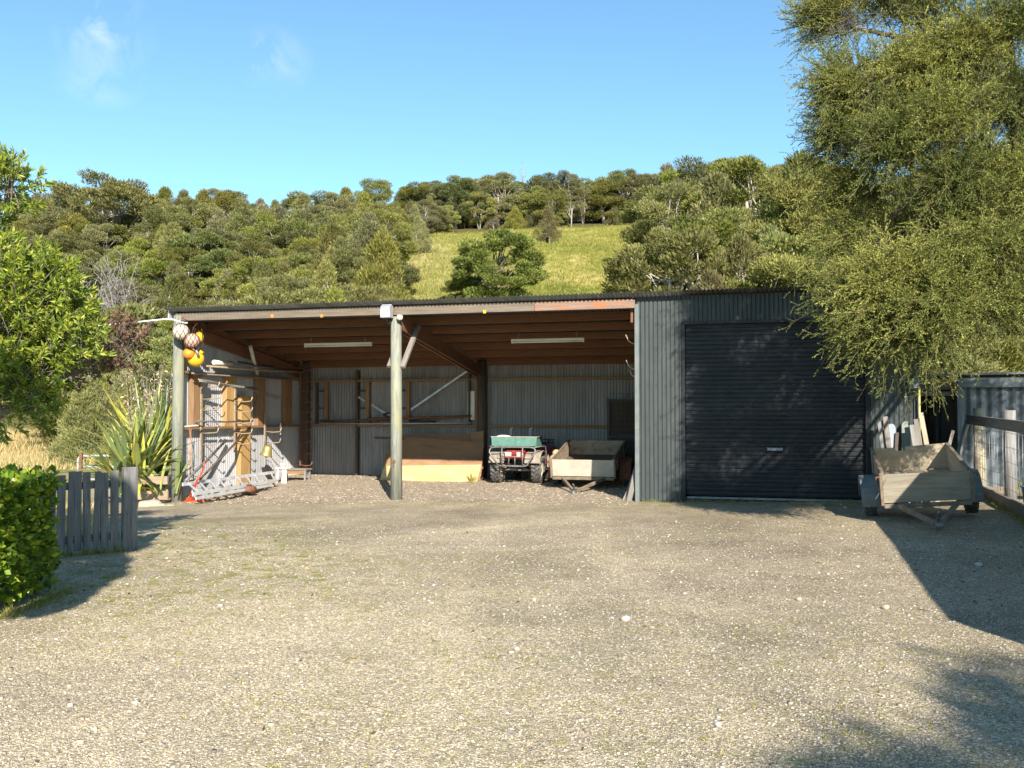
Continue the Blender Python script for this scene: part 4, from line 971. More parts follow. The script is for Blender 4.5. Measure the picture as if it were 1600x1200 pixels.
# trailer under the roof: axle spot found from the front panel and the tail
fu = (onv(864, 749, 0.9)[0]+onv(962, 749, 0.9)[0])/2
pz = -0.03
vF = 2.72
fu = (onv(864, 749, vF)[0]+onv(962, 749, vF)[0])/2
p_ = W(fu, vF+0.95); 
trailer('old white box trailer tipped forward on its drawbar inside the open shed bay', (p_.x, p_.y, zg(fu, vF+0.9)), -TH, math.radians(12.0), 0.0, 1.32, 1.72, 0.33, 0.50, 0.95,
        (M['tr_white'], M['tr_inner'], M['tr_inner'], M['tr_floor'], M['rust']), 0.27, 0.9)
sk = W(fu-0.82, vF+0.75)
su, sv = UV(sk.x, sk.y)
mb = MB().ball((su, sv, 0.52), 0.16, 14, 10, (0.8, 1.2, 1.0)).ball((su+0.03, sv+0.05, 0.7), 0.11, 12, 8, (0.8, 1.1, 0.8))
solo('feed_sack', mb, paint('tan_sack', (0.5, 0.36, 0.2), (0.38, 0.26, 0.14), 0.85, 9, bmp=0.6), 'tan sack resting on the left mudguard of the white trailer in the shed', 'sack', (su, sv, 0.5))
# trailer standing outside by the fence
xF = atY((1389+1512)/2, 795, 13.35)
p_ = Vector((xF[0]+0.285*0.92, 13.35+0.96*0.92, float(yard_z(5.8, 14.2))+0.02))
trailer('weathered green grey box trailer with plywood sides resting on its drawbar by the fence', tuple(p_), -math.radians(16.5), math.radians(9.5), math.radians(-4.2), 1.12, 1.80, 0.375, 0.47, 0.92,
        (M['tr_rough'], M['tr_ply'], M['tr_ply'], M['tr_ply'], M['tr_fender']), 0.27, 0.9, True)

# ------------------------------------------------------------------ boards stood up behind the outside trailer
def stand(pt_, pb, w, m, label, vv, group, round_=False):
    u0, z0 = onv(pt_[0], pt_[1], vv); u1, z1 = onv(pb[0], pb[1], vv)
    k = (z0-0.08)/(z0-z1) if z0 != z1 else 1
    ub = u0+(u1-u0)*k
    wm = w*0.0107
    top, bot = Vector((u0, vv+0.12, z0)), Vector((ub, vv-0.10, 0.07))
    if round_:
        d = (bot-top); L = d.length; poly = [(-wm/2, -L), (wm/2, -L)]+[(wm/2*math.cos(a*PI/8), -wm*0.4+wm*0.55*math.sin(a*PI/8)) for a in range(0, 9)]
        a = math.atan2(d.x, -d.z)
        mb = MB(); vs = []
        for dd in (0, 0.05):
            for (x, z) in poly: vs.append(top+Vector((x*math.cos(a)-z*math.sin(a)*-1*-1, 0.22*(z/L)*1.0+dd, z)))
        n = len(poly)
        mb.add(vs, [tuple(range(n)), tuple(reversed(range(n, 2*n)))]+[(i, n+i, n+(i+1) % n, (i+1) % n) for i in range(n)])
    else: mb = MB().beam(bot, top, wm, 0.035, (0, 1, 0))
    solo('slab' if round_ else 'standing_board', mb, m, label, 'slab' if round_ else 'board', tuple(bot), group=group, bv=0.004)
gB = 'timber stood up behind the outside trailer'
slab = paint('bluegrey_slab', (0.34, 0.38, 0.42), (0.25, 0.29, 0.33), 0.8); slab2 = paint('mossy_slab', (0.25, 0.28, 0.25), (0.15, 0.17, 0.15), 0.85, 6)
for (pt_, pb, w, m, lb, vv, rd) in (
    ((1375, 658), (1382, 716), 6.5, M['grey_wood'], 'grey split board leftmost of the timber standing behind the outside trailer', -0.45, False),
    ((1384, 651), (1391, 716), 7.5, M['rail_wood'], 'pale board beside the leftmost grey one behind the outside trailer', -0.5, False),
    ((1394, 664), (1396, 716), 12, slab, 'round topped blue grey slab standing against the dark garage wall', -0.25, True),
    ((1403, 676), (1400, 716), 5, M['darkwood'], 'thin dark board between the two round topped slabs', -0.3, False),
    ((1417, 660), (1417, 716), 13, slab2, 'round topped mossy slab standing right of the blue grey one', -0.25, True),
    ((1426, 664), (1433, 716), 7, M['grey_wood'], 'shortest grey board leaning over the mossy slab', -0.5, False),
    ((1433, 655), (1440, 716), 8, M['rail_wood'], 'brownish board between the shortest grey board and the tall pale one', -0.48, False),
    ((1440, 645), (1451, 710), 7, M['pale_post'], 'tallest pale board rightmost of the timber behind the outside trailer', -0.5, False),
    ((1491, 673), (1481, 706), 5, M['rail_wood'], 'short stick leaning alone in front of the lean-to opening', 0.9, False)):
    stand(pt_, pb, w, m, lb, vv, gB, rd)

# ------------------------------------------------------------------ lean-to to the right of the garage
AV = 3.4
u0 = onv(1497, 640, AV)[0]; u1 = u0+5.0; zt = onv(1560, 603, AV)[1]
annex = thing('lean_to', 'low old iron lean-to with a dark open doorway right of the garage', 'shed', (u0, AV, 0.1))
mb = MB().sheet((u0, AV, 0.0), (u1-u0, 0, 0), (0, 0, zt), 0.19, 0.022, (0, -1, 0))
part('front_wall', mb, M['galv_old'], annex)
part('fascia', MB().span((u0-0.03, AV-0.10, zt-0.03), (u1, AV-0.06, zt+0.16)), M['galv_old'], annex, 0.004)
part('roof', MB().beam((u0-0.8, AV+1.5, zt+0.22), (u1, AV+1.5, zt+0.30), 3.3, 0.04), M['galv_old'], annex)
ul = UR+0.12; zl = onv(1447, 601, AV-0.02)[1]
part('lintel', MB().beam((ul, AV-0.03, zl-0.08), (u0+0.02, AV-0.03, zt+0.02), 0.06, 0.13), M['darkwood'], annex, 0.003)
part('header', MB().span((ul, AV+0.1, zl-0.22), (u0-0.01, AV+0.15, zl-0.14)), M['rail_wood'], annex)
part('door_post', MB().span((u0-0.02, AV-0.045, 0.0), (u0+0.06, AV-0.026, zt)), M['galv_old'], annex)
part('inner_wall', MB().sheet((UR+0.1, AV+2.4, 0.0), (3.4, 0, 0), (0, 0, 2.2), 0.19, 0.022, (0, -1, 0)), M['galv_old'], annex)
part('side_wall', MB().sheet((u0+0.05, AV+0.05, 0.0), (0, 2.3, 0), (0, 0, 2.1), 0.19, 0.022, (1, 0, 0)), M['galv_old'], annex)
for i, (du, dz, tl) in enumerate(((0.35, 0.35, 0.25), (0.75, 0.6, -0.3), (1.15, 0.3, 0.5))):
    a = Vector((UR+0.3+du, AV+1.6, 0.1)); solo('standing_board', MB().beam(a, a+Vector((tl, 0.3, 0.9+dz)), 0.09, 0.03, (0, 1, 0)), M['darkwood'], 'dim timber stored just inside the lean-to doorway', 'board', tuple(a), group='timber inside the lean-to')
dp = thing('downpipe', 'pale yellow downpipe with a small blue grey rainhead at the end of the garage', 'downpipe', (UR+0.05, -0.12, 0))
uu, zz = onv(1436, 607, -0.1)
part('pipe', MB().tube([(uu, -0.1, 0.1), (uu, -0.1, zz+0.1)], 0.02, 8), paint('yellow_pipe', (0.45, 0.42, 0.16), None, 0.6), dp)
ua, za = onv(1417.5, 591, -0.14); ub, zb = onv(1436.5, 606.5, -0.14)
part('rainhead', MB().span((ua, -0.2, zb), (ub, -0.13, za)), paint('bluegrey_rainhead', (0.12, 0.15, 0.2), None, 0.5), dp, 0.004)

# ------------------------------------------------------------------ yard fence on the right
A_, B_, C_ = Vector((8.85, 18.2, 0.12)), Vector((8.05, 15.55, 0.12)), Vector((6.86, 12.1, 0.1))
yf = thing('yard_fence', 'post and rail yard fence with wire netting beside the outside trailer', 'fence', tuple(A_), 'W')
part('post', MB().tube([A_-Vector((0, 0, 0.3)), A_+Vector((0, 0, 1.57))], [0.115, 0.11], 14), M['pale_post'], yf)
part('post', MB().tube([B_-Vector((0, 0, 0.3)), B_+Vector((0.02, 0.02, 1.52))], [0.095, 0.09], 14), M['grey_wood'], yf)
part('post', MB().tube([C_-Vector((0, 0, 0.3)), C_+Vector((0, 0, 1.5))], [0.1, 0.095], 14), M['grey_wood'], yf)
off = Vector((-0.13, 0.05, 0))
part('top_rail', MB().beam(A_+off+Vector((-0.05, 0.05, 1.36)), C_+off+Vector((0, 0, 1.28)), 0.05, 0.17), M['rail_wood'], yf, 0.004)
part('base_board', MB().beam(A_+off+Vector((0, 0, 0.07)), C_+off+Vector((0, 0, 0.09)), 0.05, 0.24), M['rail_wood'], yf, 0.004)
q1 = Vector(atY(1503, 690, 17.35))
part('stay', MB().beam(A_+off+Vector((-0.06, 0.0, 1.36)), A_+off+Vector((-0.06, 0, 1.36))+(q1-(A_+off+Vector((-0.06, 0, 1.36))))*2.2, 0.05, 0.17), M['rail_wood'], yf, 0.004)
mb = MB()
for z in (0.3, 0.5, 0.72, 0.95, 1.18):
    mb.tube([A_+Vector((-0.11, 0, z)), (A_+B_)/2+Vector((-0.12, 0, z-0.02)), B_+Vector((-0.1, 0, z)), (B_+C_)/2+Vector((-0.11, 0, z-0.02)), C_+Vector((-0.1, 0, z))], 0.004, 4)
for i in range(24):
    p = A_.lerp(B_, i/12) if i < 12 else B_.lerp(C_, (i-12)/12)
    x = random.uniform(-0.02, 0.02); mb.tube([p+Vector((-0.115, 0, 0.2)), p+Vector((-0.115+x, x*2, 0.7)), p+Vector((-0.115, 0, 1.18))], 0.0032, 4)
part('netting', mb, M['wire'], yf)
T = Matrix.Translation((7.98, 14.55, 0.12))
tb = thing('tub', 'blue plastic tub on the grass behind the yard fence', 'tub', (7.98, 14.55, 0.12), 'W')
part('bucket', MB().lathe([(0.001, 0.0), (0.2, 0.0), (0.25, 0.34), (0.27, 0.35), (0.27, 0.37), (0.24, 0.36), (0.19, 0.02), (0.001, 0.02)], 28, T), M['blue'], tb)
part('handle', MB().tube([T @ Vector((0.27, 0, 0.33)), T @ Vector((0.31, 0, 0.25)), T @ Vector((0.26, 0, 0.2))], 0.012, 6), M['blue'], tb)

# ------------------------------------------------------------------ paling gate at the left
P0, P1 = Vector((-5.16, 10.52, 0.0)), Vector((-4.56, 11.2, 0.0))
gt = thing('paling_gate', 'low grey paling gate with uneven boards beside the hedge', 'gate', (-4.9, 10.8, 0), 'W')
d = (P1-P0).normalized(); nrm = Vector((d.y, -d.x, 0))
xs = [75, 86, 98.5, 110, 121, 133, 145, 157, 171]
for i, px in enumerate(xs):
    k = (px-72)/(179-72); p = P0.lerp(P1, k); w = (0.078, 0.066, 0.088, 0.066, 0.08, 0.085, 0.07, 0.09, 0.095)[i]
    h = (0.90, 0.91, 0.925, 0.94, 0.935, 0.935, 0.93, 0.935, 0.95)[i]+random.uniform(-0.022, 0.016); t_ = random.uniform(-0.02, 0.02)
    mb = MB().beam(p+nrm*0.02+Vector((0, 0, 0.02+random.uniform(0, 0.03))), p+nrm*0.02+d*t_+Vector((0, 0, h)), w, 0.02, tuple(nrm))
    part('paling', mb, M['fence_wood'], gt, 0.003)
for z in (0.78, 0.18): part('rail', MB().beam(P0-d*0.5-nrm*0.012+Vector((0, 0, z)), P1-nrm*0.012+Vector((0, 0, z)), 0.035, 0.085), M['fence_wood'], gt, 0.003)
g0 = Vector((-4.475, 11.27, 0))
solo('gate_post', MB().beam(g0-Vector((0, 0, 0.2)), g0+Vector((0.0, 0, 0.965)), 0.172, 0.07, tuple(nrm)), M['fence_wood'], 'broad grey gate post at the right end of the paling gate', 'post', tuple(g0), 'W', bv=0.006)
# planter boards, stones and far gate
pl = thing('planter', 'two board timber planter edge below the flax, left of the shed post', 'planter', tuple(W(-10.4, -0.45, -0.28)), 'W')
for (a, b_, h, k) in (((205, 750.5), (262, 750.5), 0.165, 0), ((211, 774), (262.5, 774), 0.18, 1)):
    q0, q1 = Vector(atY(a[0], a[1], 19.75)), Vector(atY(b_[0], b_[1], 19.6))
    part('board', MB().beam(q0, q1, 0.045, h), M['planter'], pl, 0.004)
for px in (209, 259):
    q0 = Vector(atY(px, 760, 19.75)); part('stake', MB().span((q0.x-0.03, q0.y+0.03, -0.5), (q0.x+0.03, q0.y+0.09, q0.z+0.15)), M['planter'], pl)
def rock(px, py, Y, r, label, grp, sq=0.7, m='rock'):
    c = Vector(atY(px, py, Y)); mb = MB().ball((0, 0, 0), r, 14, 9, (1.25, 1.0, sq))
    sd = random.random()*9
    mb.v = [tuple(Vector(p)*(1+0.22*math.sin(p[0]*9/r*0.3+sd)*math.cos(p[1]*2.2/r+sd*2)+0.12*math.sin(p[2]*4/r+sd))) for p in mb.v]
    mb.v = [(p[0]+c.x, p[1]+c.y, p[2]+c.z) for p in mb.v]; mb.sm = [True]*len(mb.f)
    solo('rock', mb, M[m], label, 'rock', tuple(c), 'W', grp)
for i, (px, py, r, lb) in enumerate(((214, 798, 0.16, 'tan rock nearest the gate post below the planter'), (231, 793, 0.2, 'largest pale rock below the planter boards'), (250, 796, 0.15, 'rounded rock under the right part of the planter'), (264, 793, 0.11, 'small rock beside the foot of the left shed post'))):
    rock(px, py, 18.9, r, lb, 'rocks below the planter')
fg = thing('tube_gate', 'galvanised tube gate with rounded corner, behind the palings', 'gate', (-11.0, 24.5, -0.3), 'W')
c0 = Vector(atY(122, 712, 24.5)); c1 = Vector(atY(156, 712, 24.5))
mb = MB().tube([(c0.x, 24.5, -0.2), (c0.x, 24.5, c0.z-0.08), (c0.x+0.06, 24.5, c0.z), (c1.x+1.5, 24.5, c0.z)], 0.028, 8).tube([(c0.x, 24.5, c0.z-0.28), (c1.x+1.5, 24.5, c0.z-0.28)], 0.028, 8).tube([(c0.x, 24.5, c0.z-0.6), (c1.x+1.5, 24.5, c0.z-0.6)], 0.028, 8)
part('tube_frame', mb, M['alu'], fg)
q0 = atY(126.5, 706, 24.4)
solo('iron_post', MB().span((q0[0]-0.035, 24.37, -0.4), (q0[0]+0.035, 24.43, q0[2])), M['rust'], 'rusty iron post standing at the end of the tube gate', 'post', (q0[0], 24.4, -0.4), 'W')
# the larger single stones one can pick out in the gravel
for (px, py, r, lb, m) in ((977, 971, 0.03, 'bright white stone, the largest pale one in the middle of the gravel', 'stone'), (807, 1017, 0.017, 'small white stone left of and nearer than the largest white one', 'stone'),
                           (834, 938, 0.022, 'flat tan stone lying behind the bright white stone', 'rock'), (1248, 938, 0.022, 'tan stone lying between the trailer drawbar and the middle of the yard', 'rock'),
                           (1384, 952, 0.028, 'pale stone lying close to the edge of the straight shadow', 'rock'), (917, 1142, 0.016, 'dark stone lying in the near gravel', 'bark'), (1122, 1136, 0.017, 'white stone lying in the near gravel at the edge of the leafy shadow', 'stone'),
                           (1530, 888, 0.034, 'pale stone lying inside the shaded part by the drawbar', 'stone')):
    X, Y = onz(px, py, 0.0); c = Vector((X, Y, float(bump_yard(X, Y))+r*0.5))
    mb = MB().ball((0, 0, 0), r, 12, 8, (1.25, 1.0, 0.8)); sd = random.random()*9
    mb.v = [tuple(Vector(p)*(1+0.2*math.sin(p[0]*2.5/r+sd)*math.cos(p[1]*2.0/r+sd))+c) for p in mb.v]
    solo('stone', mb, M[m], lb, 'stone', tuple(c), 'W', 'single stones in the gravel')
# ------------------------------------------------------------------ leaves
def unit(a): return a/np.maximum(np.linalg.norm(a, axis=1, keepdims=True), 1e-9)
def leaf_mesh(name, C, D, L, Wd, tint, m, fold=0.0, extra=None):
    """one rhombus per leaf; extra: (vertices, faces, tint) of twigs in the same mesh"""
    n = len(C); D = unit(D)
    S = unit(np.cross(D, rng.normal(size=(n, 3)))); N = np.cross(D, S)
    L = np.broadcast_to(np.asarray(L, float), (n,))[:, None]; Wd = np.broadcast_to(np.asarray(Wd, float), (n,))[:, None]
    mid = C+D*L*0.5
    V = np.stack([C, mid+S*Wd*0.5+N*Wd*fold, C+D*L, mid-S*Wd*0.5+N*Wd*fold], 1).reshape(-1, 3)
    F = np.arange(4*n).reshape(-1, 4); T = np.asarray(tint, float)
    return quads(name, V, F, T, m)
def quads(name, V, F, T, m):
    me = bpy.data.meshes.new(name)
    me.vertices.add(len(V)); me.vertices.foreach_set('co', V.astype(np.float32).ravel())
    me.loops.add(F.size); me.loops.foreach_set('vertex_index', F.astype(np.int32).ravel())
    me.polygons.add(len(F)); me.polygons.foreach_set('loop_start', (np.arange(len(F))*4).astype(np.int32))
    try: me.polygons.foreach_set('loop_total', np.full(len(F), 4, np.int32))
    except Exception: pass
    a = me.attributes.new('tint', 'FLOAT', 'FACE'); a.data.foreach_set('value', T.astype(np.float32))
    me.materials.append(m); me.update(calc_edges=True); return me
def twig_quads(P0, P1, r):
    """thin three sided twigs from P0 to P1"""
    n = len(P0); D = unit(P1-P0); S = unit(np.cross(D, np.broadcast_to([0.3, 0.5, 0.8], D.shape))); N = np.cross(D, S)
    r = np.broadcast_to(np.asarray(r, float), (n,))[:, None]
    ring = []
    for k in range(3):
        a = 2*PI*k/3; o = (S*math.cos(a)+N*math.sin(a))
        ring.append((P0+o*r, P1+o*r*0.7))
    V = np.stack([ring[0][0], ring[1][0], ring[2][0], ring[0][1], ring[1][1], ring[2][1]], 1).reshape(-1, 3)
    b = (np.arange(n)*6)[:, None]
    F = np.concatenate([b+np.array([[0, 1, 4, 3]]), b+np.array([[1, 2, 5, 4]]), b+np.array([[2, 0, 3, 5]])], 0)
    return V, F
def sph(n):
    return unit(rng.normal(size=(n, 3)))

LM = {}
LM['kanuka'] = leafmat('kanuka_leaves', [(0.0, (0.092, 0.095, 0.03)), (0.35, (0.172, 0.172, 0.05)), (0.7, (0.265, 0.252, 0.075)), (1.0, (0.37, 0.335, 0.12))], trans=0.22, objvar=1.0, spec=0.08, rough=0.7)
LM['brown'] = leafmat('browning_leaves', [(0.0, (0.10, 0.09, 0.045)), (0.5, (0.20, 0.175, 0.085)), (1.0, (0.33, 0.28, 0.14))], trans=0.25, objvar=0.8, spec=0.2, rough=0.7)
LM['green'] = leafmat('deep_green_leaves', [(0.0, (0.07, 0.09, 0.022)), (0.5, (0.15, 0.172, 0.038)), (1.0, (0.27, 0.27, 0.065))], trans=0.22, objvar=0.8, spec=0.1)
LM['front'] = leafmat('front_tree_leaves', [(0.0, (0.055, 0.085, 0.024)), (0.3, (0.125, 0.172, 0.038)), (0.65, (0.285, 0.315, 0.068)), (1.0, (0.56, 0.52, 0.13))], trans=0.18, spec=0.2, rough=0.55)
LM['shrub'] = leafmat('shrub_leaves', [(0.0, (0.08, 0.13, 0.02)), (0.5, (0.22, 0.29, 0.035)), (1.0, (0.50, 0.49, 0.08))], trans=0.28, spec=0.3, rough=0.42)
LM['bright'] = leafmat('bright_leaves', [(0.0, (0.07, 0.10, 0.02)), (0.5, (0.18, 0.215, 0.04)), (1.0, (0.36, 0.36, 0.075))], trans=0.25, objvar=0.3, spec=0.15)
LM['bronze'] = leafmat('bronze_leaves', [(0.0, (0.11, 0.065, 0.045)), (0.5, (0.20, 0.12, 0.08)), (1.0, (0.30, 0.2, 0.13))], trans=0.2, spec=0.3)
LM['hedge'] = leafmat('hedge_leaves', [(0.0, (0.035, 0.085, 0.014)), (0.35, (0.11, 0.2, 0.022)), (0.65, (0.27, 0.36, 0.03)), (1.0, (0.52, 0.56, 0.045))], trans=0.3, spec=0.4, rough=0.35)
LM['flax'] = leafmat('flax_blades', [(0.0, (0.10, 0.15, 0.07)), (0.4, (0.23, 0.29, 0.12)), (0.65, (0.40, 0.42, 0.12)), (0.88, (0.62, 0.57, 0.09)), (1.0, (0.5, 0.37, 0.18))], trans=0.2, spec=0.4, rough=0.4)
LM['seed'] = leafmat('dry_seed_heads', [(0.0, (0.36, 0.25, 0.17)), (1.0, (0.62, 0.5, 0.38))], trans=0.1)
LM['grass'] = leafmat('hill_grass_blades', [(0.0, (0.14, 0.16, 0.03)), (0.5, (0.24, 0.245, 0.05)), (1.0, (0.42, 0.37, 0.13))], trans=0.3, spec=0.2)
LM['dry'] = leafmat('dry_grass_blades', [(0.0, (0.36, 0.28, 0.13)), (0.5, (0.5, 0.40, 0.19)), (1.0, (0.66, 0.55, 0.31))], trans=0.3, spec=0.2)

def limb_mb(base, tips, r0, m=3, wob=0.12, kids=1):
    mb = MB()
    for tip in tips:
        p0 = Vector(base); p1 = Vector(tip); pts = []
        for i in range(m+2):
            t = i/(m+1); q = p0.lerp(p1, t); q.z += 0.18*(p1-p0).length*math.sin(PI*t)*0.5
            if 0 < i <= m: q += Vector((random.uniform(-1, 1), random.uniform(-1, 1), random.uniform(-1, 1)))*wob*(p1-p0).length*0.35
            pts.append(q)
        mb.tube(pts, [r0*(1-0.82*i/(m+1)) for i in range(m+2)], 5, True)
    return mb
def make_tree(style, H, R, n_cl, n_lf, leaf, lm, barkm, seed, trunkless=0.0, base=0.25, leafw=0.28):
    """crown made of leaf clumps carried by limbs; returns the two mesh data blocks"""
    global rng
    rng = np.random.default_rng(seed); random.seed(seed)
    cl = []
    for i in range(n_cl):
        if style == 'dome':
            d = sph(1)[0]; d[2] = d[2]*0.95 if d[2] > 0 else d[2]*0.85; rr = rng.uniform(0.55, 1.0)**0.6
            c = np.array([d[0]*R*rr, d[1]*R*rr, H*(base+(1-base)*0.46)+d[2]*H*(1-base)*0.5*rr]); r = rng.uniform(0.16, 0.30)*R
        elif style == 'cone':
            t = rng.uniform(0, 1)**1.35; a = rng.uniform(0, 2*PI); rad = R*(1-t)**0.75*rng.uniform(0.45, 1.0)
            c = np.array([rad*math.cos(a), rad*math.sin(a), H*(base+(0.93-base)*t)]); r = R*(0.30-0.14*t)
        else:                                            # flat layered pads on open limbs
            t = rng.uniform(0, 1); a = rng.uniform(0, 2*PI); rad = R*math.sqrt(rng.uniform(0.05, 1))*(0.6+0.6*math.sin(PI*min(1, t*0.9+0.1)))
            c = np.array([rad*math.cos(a)*0.8, rad*math.sin(a)*0.8, H*(base+(0.95-base)*t)]); r = rng.uniform(0.18, 0.34)*R
        cl.append((c, r))
    Cs, Ds, Ts = [], [], []
    for c, r in cl:
        k = int(n_lf*(0.6+0.8*rng.random())*(r/(0.24*R)))
        d = sph(k)
        flat = 0.55 if style != 'cone' else 1.25
        rad = r*rng.uniform(0.25, 1.0, k)[:, None]**0.6
        P = c+d*rad*np.array([1, 1, flat])
        up = np.array([0, 0, 1.0 if style != 'cone' else 1.2])
        D = d*0.8+up+rng.normal(size=(k, 3))*0.45+np.array([c[0], c[1], 0])/R*0.4
        Cs.append(P); Ds.append(D); Ts.append(np.clip(rng.normal(0.48, 0.2, k)+rng.normal(0, 0.10), 0, 1))
    C, D, T = np.concatenate(Cs), np.concatenate(Ds), np.concatenate(Ts)
    L = leaf*rng.uniform(0.6, 1.4, len(C))
    crown = leaf_mesh('crown', C, D, L, L*leafw, T, lm)
    random.seed(seed); mb = MB(); lean = Vector((random.uniform(-0.1, 0.1), random.uniform(-0.1, 0.1), 0))
    stems = 1 if style == 'cone' else random.choice((1, 2, 3))
    for s_ in range(stems):
        a = 2*PI*s_/stems; top = Vector((math.cos(a)*R*0.25*(stems > 1), math.sin(a)*R*0.25*(stems > 1), H*0.62))+lean*H
        mid = top*0.5+Vector((random.uniform(-1, 1), random.uniform(-1, 1), 0))*R*0.1
        mb.tube([(0, 0, -0.6), tuple(mid), tuple(top)], [0.035*H/ (1+0.4*(stems-1)), 0.026*H/(1+0.4*(stems-1)), 0.01*H], 7)
        pick = [cl[i][0] for i in range(s_, len(cl), stems*2)]
        for tip in pick:
            t0 = random.uniform(0.35, 0.9); p0 = Vector((0, 0, 0)).lerp(mid, t0*2) if t0 < 0.5 else mid.lerp(top, t0*2-1)
            if tip[2] < p0.z*0.8: p0 = p0*0.6
            q = limb_mb(p0, [tip], 0.0095*H, 2, 0.14); mb.add(q.v, q.f, None, True)
    tm = mkmesh('trunk', mb); tm.materials.append(barkm)
    return crown, tm

KIND = {
 'round_a': ('dome', 5.2, 2.3, 58, 520, 0.155, 'kanuka', 'palebark', 11, 0.10, 0.28),
 'round_b': ('dome', 4.6, 2.1, 52, 520, 0.145, 'kanuka', 'bark', 12, 0.04, 0.28),
 'round_c': ('dome', 5.8, 2.6, 66, 500, 0.165, 'kanuka', 'palebark', 13, 0.10, 0.28),
 'pad_a': ('pads', 5.6, 2.3, 54, 460, 0.15, 'kanuka', 'palebark', 21, 0.14, 0.28),
 'pad_b': ('pads', 5.0, 2.1, 48, 470, 0.15, 'kanuka', 'deadwood', 22, 0.08, 0.28),
 'feather_a': ('cone', 4.8, 1.6, 80, 340, 0.17, 'kanuka', 'bark', 31, 0.02, 0.2),
 'feather_b': ('cone', 4.2, 1.7, 76, 340, 0.16, 'kanuka', 'palebark', 32, 0.02, 0.2),
 'brown_a': ('cone', 4.0, 1.5, 60, 320, 0.16, 'brown', 'deadwood', 41, 0.02, 0.18),
 'bright_a': ('dome', 5.0, 1.95, 74, 560, 0.14, 'bright', 'bark', 61, 0.08, 0.34),
 'green_a': ('dome', 4.6, 2.2, 60, 480, 0.14, 'green', 'bark', 51, 0.05, 0.38),
}
PROTO = {}
for k, (st, H, R, nc, nl, lf, lm, bk, sd, bs, lw) in KIND.items():
    PROTO[k] = make_tree(st, H, R, nc, nl, lf, LM[lm], M[bk], sd, 0, bs, lw)+(H,)
rng = np.random.default_rng(99); random.seed(99)
first = {}
def plant(kind, x, y, h, label, group, name='kanuka_tree', cat='tree', z=None, wide=1.0):
    crown, trunk, H = PROTO[kind]
    z = float(hill_z(x, y)) if z is None else z
    if kind not in first:
        r = bpy.data.objects.new(name, None); put(r)
        c = bpy.data.objects.new('crown', crown); put(c, r); t = bpy.data.objects.new('trunk', trunk); put(t, r)
        first[kind] = r
    else:
        r = copy_tree(first[kind]); r.name = name
    s = h/H; r.location = (x, y, z-0.05); r.rotation_euler = (random.uniform(-0.06, 0.06), random.uniform(-0.06, 0.06), random.uniform(0, 2*PI)); r.scale = (s*wide, s*wide, s)
    for kk in ('label', 'category', 'group'):
        if kk in r: del r[kk]
    tag(r, label, cat, group)
    return r
placed = []
def at_px(px, Y): return ((px-800)/FPX*Y, Y)
def special(kind, px, Y, top, label, name='kanuka_tree', wide=1.0, z=None):
    x, y = at_px(px, Y); zz = float(hill_z(x, y)) if z is None else z
    h = CAMZ+(645-top)/FPX*Y-zz
    placed.append((x, y, 1.5)); return plant(kind, x, y, h, label, None, name, 'tree', zz, wide)
special('bright_a', 777, 45, 350, 'bright leafy tree standing alone low in the clearing just above the shed roof', 'clearing_tree', 1.15)
special('green_a', 724, 46, 425, 'low dark bush at the left foot of the tree in the clearing', 'bush', 1.2)
special('brown_a', 858, 76, 318, 'brownish upright young tree alone in the upper clearing', 'young_tree', 1.05)
special('feather_a', 592, 41, 350, 'tall feathery dark tree rising straight behind the middle of the shed roof', 'feathery_tree', 1.0)
special('feather_b', 655, 70, 335, 'soft feathery tree at the upper left corner of the clearing', 'feathery_tree', 1.0)
special('round_c', 160, 84, 262, 'big domed tree standing highest on the left skyline', 'domed_tree', 1.35)
special('pad_a', 578, 92, 278, 'open topped tree sticking up alone on the skyline left of the clearing', 'skyline_tree', 1.0)
special('pad_b', 480, 90, 294, 'dark spreading tree on the skyline above the left part of the shed roof', 'skyline_tree', 1.2)
special('pad_a', 887, 101, 266, 'pale trunked tree with a bare forked stem at the head of the clearing', 'pale_trunk_tree', 0.8)
special('green_a', 160, 40, 448, 'rounded dark green bush in front of the grey dead tree', 'bush', 1.0)
special('feather_a', 1050, 47, 365, 'olive tree at the lower right edge of the clearing', 'edge_tree', 1.25)
special('feather_b', 1030, 66, 340, 'dark tree half way up the right edge of the clearing', 'edge_tree', 1.1)
special('round_c', 1205, 52, 224, 'tallest olive tree on the slope, high to the right behind the garage roof', 'tall_tree', 1.2)
special('feather_b', 1250, 47, 240, 'tall feathery tree just right of the tallest olive one, behind the overhanging tree', 'tall_tree', 1.2)
special('feather_a', 1140, 50, 262, 'feathery tall tree left of the tallest one behind the garage roof', 'tall_tree', 1.3)
special('round_a', 1100, 44, 330, 'broad soft tree behind the garage roof, below the tall feathery one', 'broad_tree', 1.4)
M['greydead'] = paint('dull_grey_wood', (0.26, 0.235, 0.22), (0.16, 0.145, 0.135), 0.9, 6)
special('green_a', 936, 102.5, 318, 'low dark green bush at the head of the clearing, right of the pale stem', 'bush', 1.5)
special('bright_a', 915, 104, 285, 'leafy green tree at the head of the clearing, right of the pale stem', 'ridge_tree', 1.3)
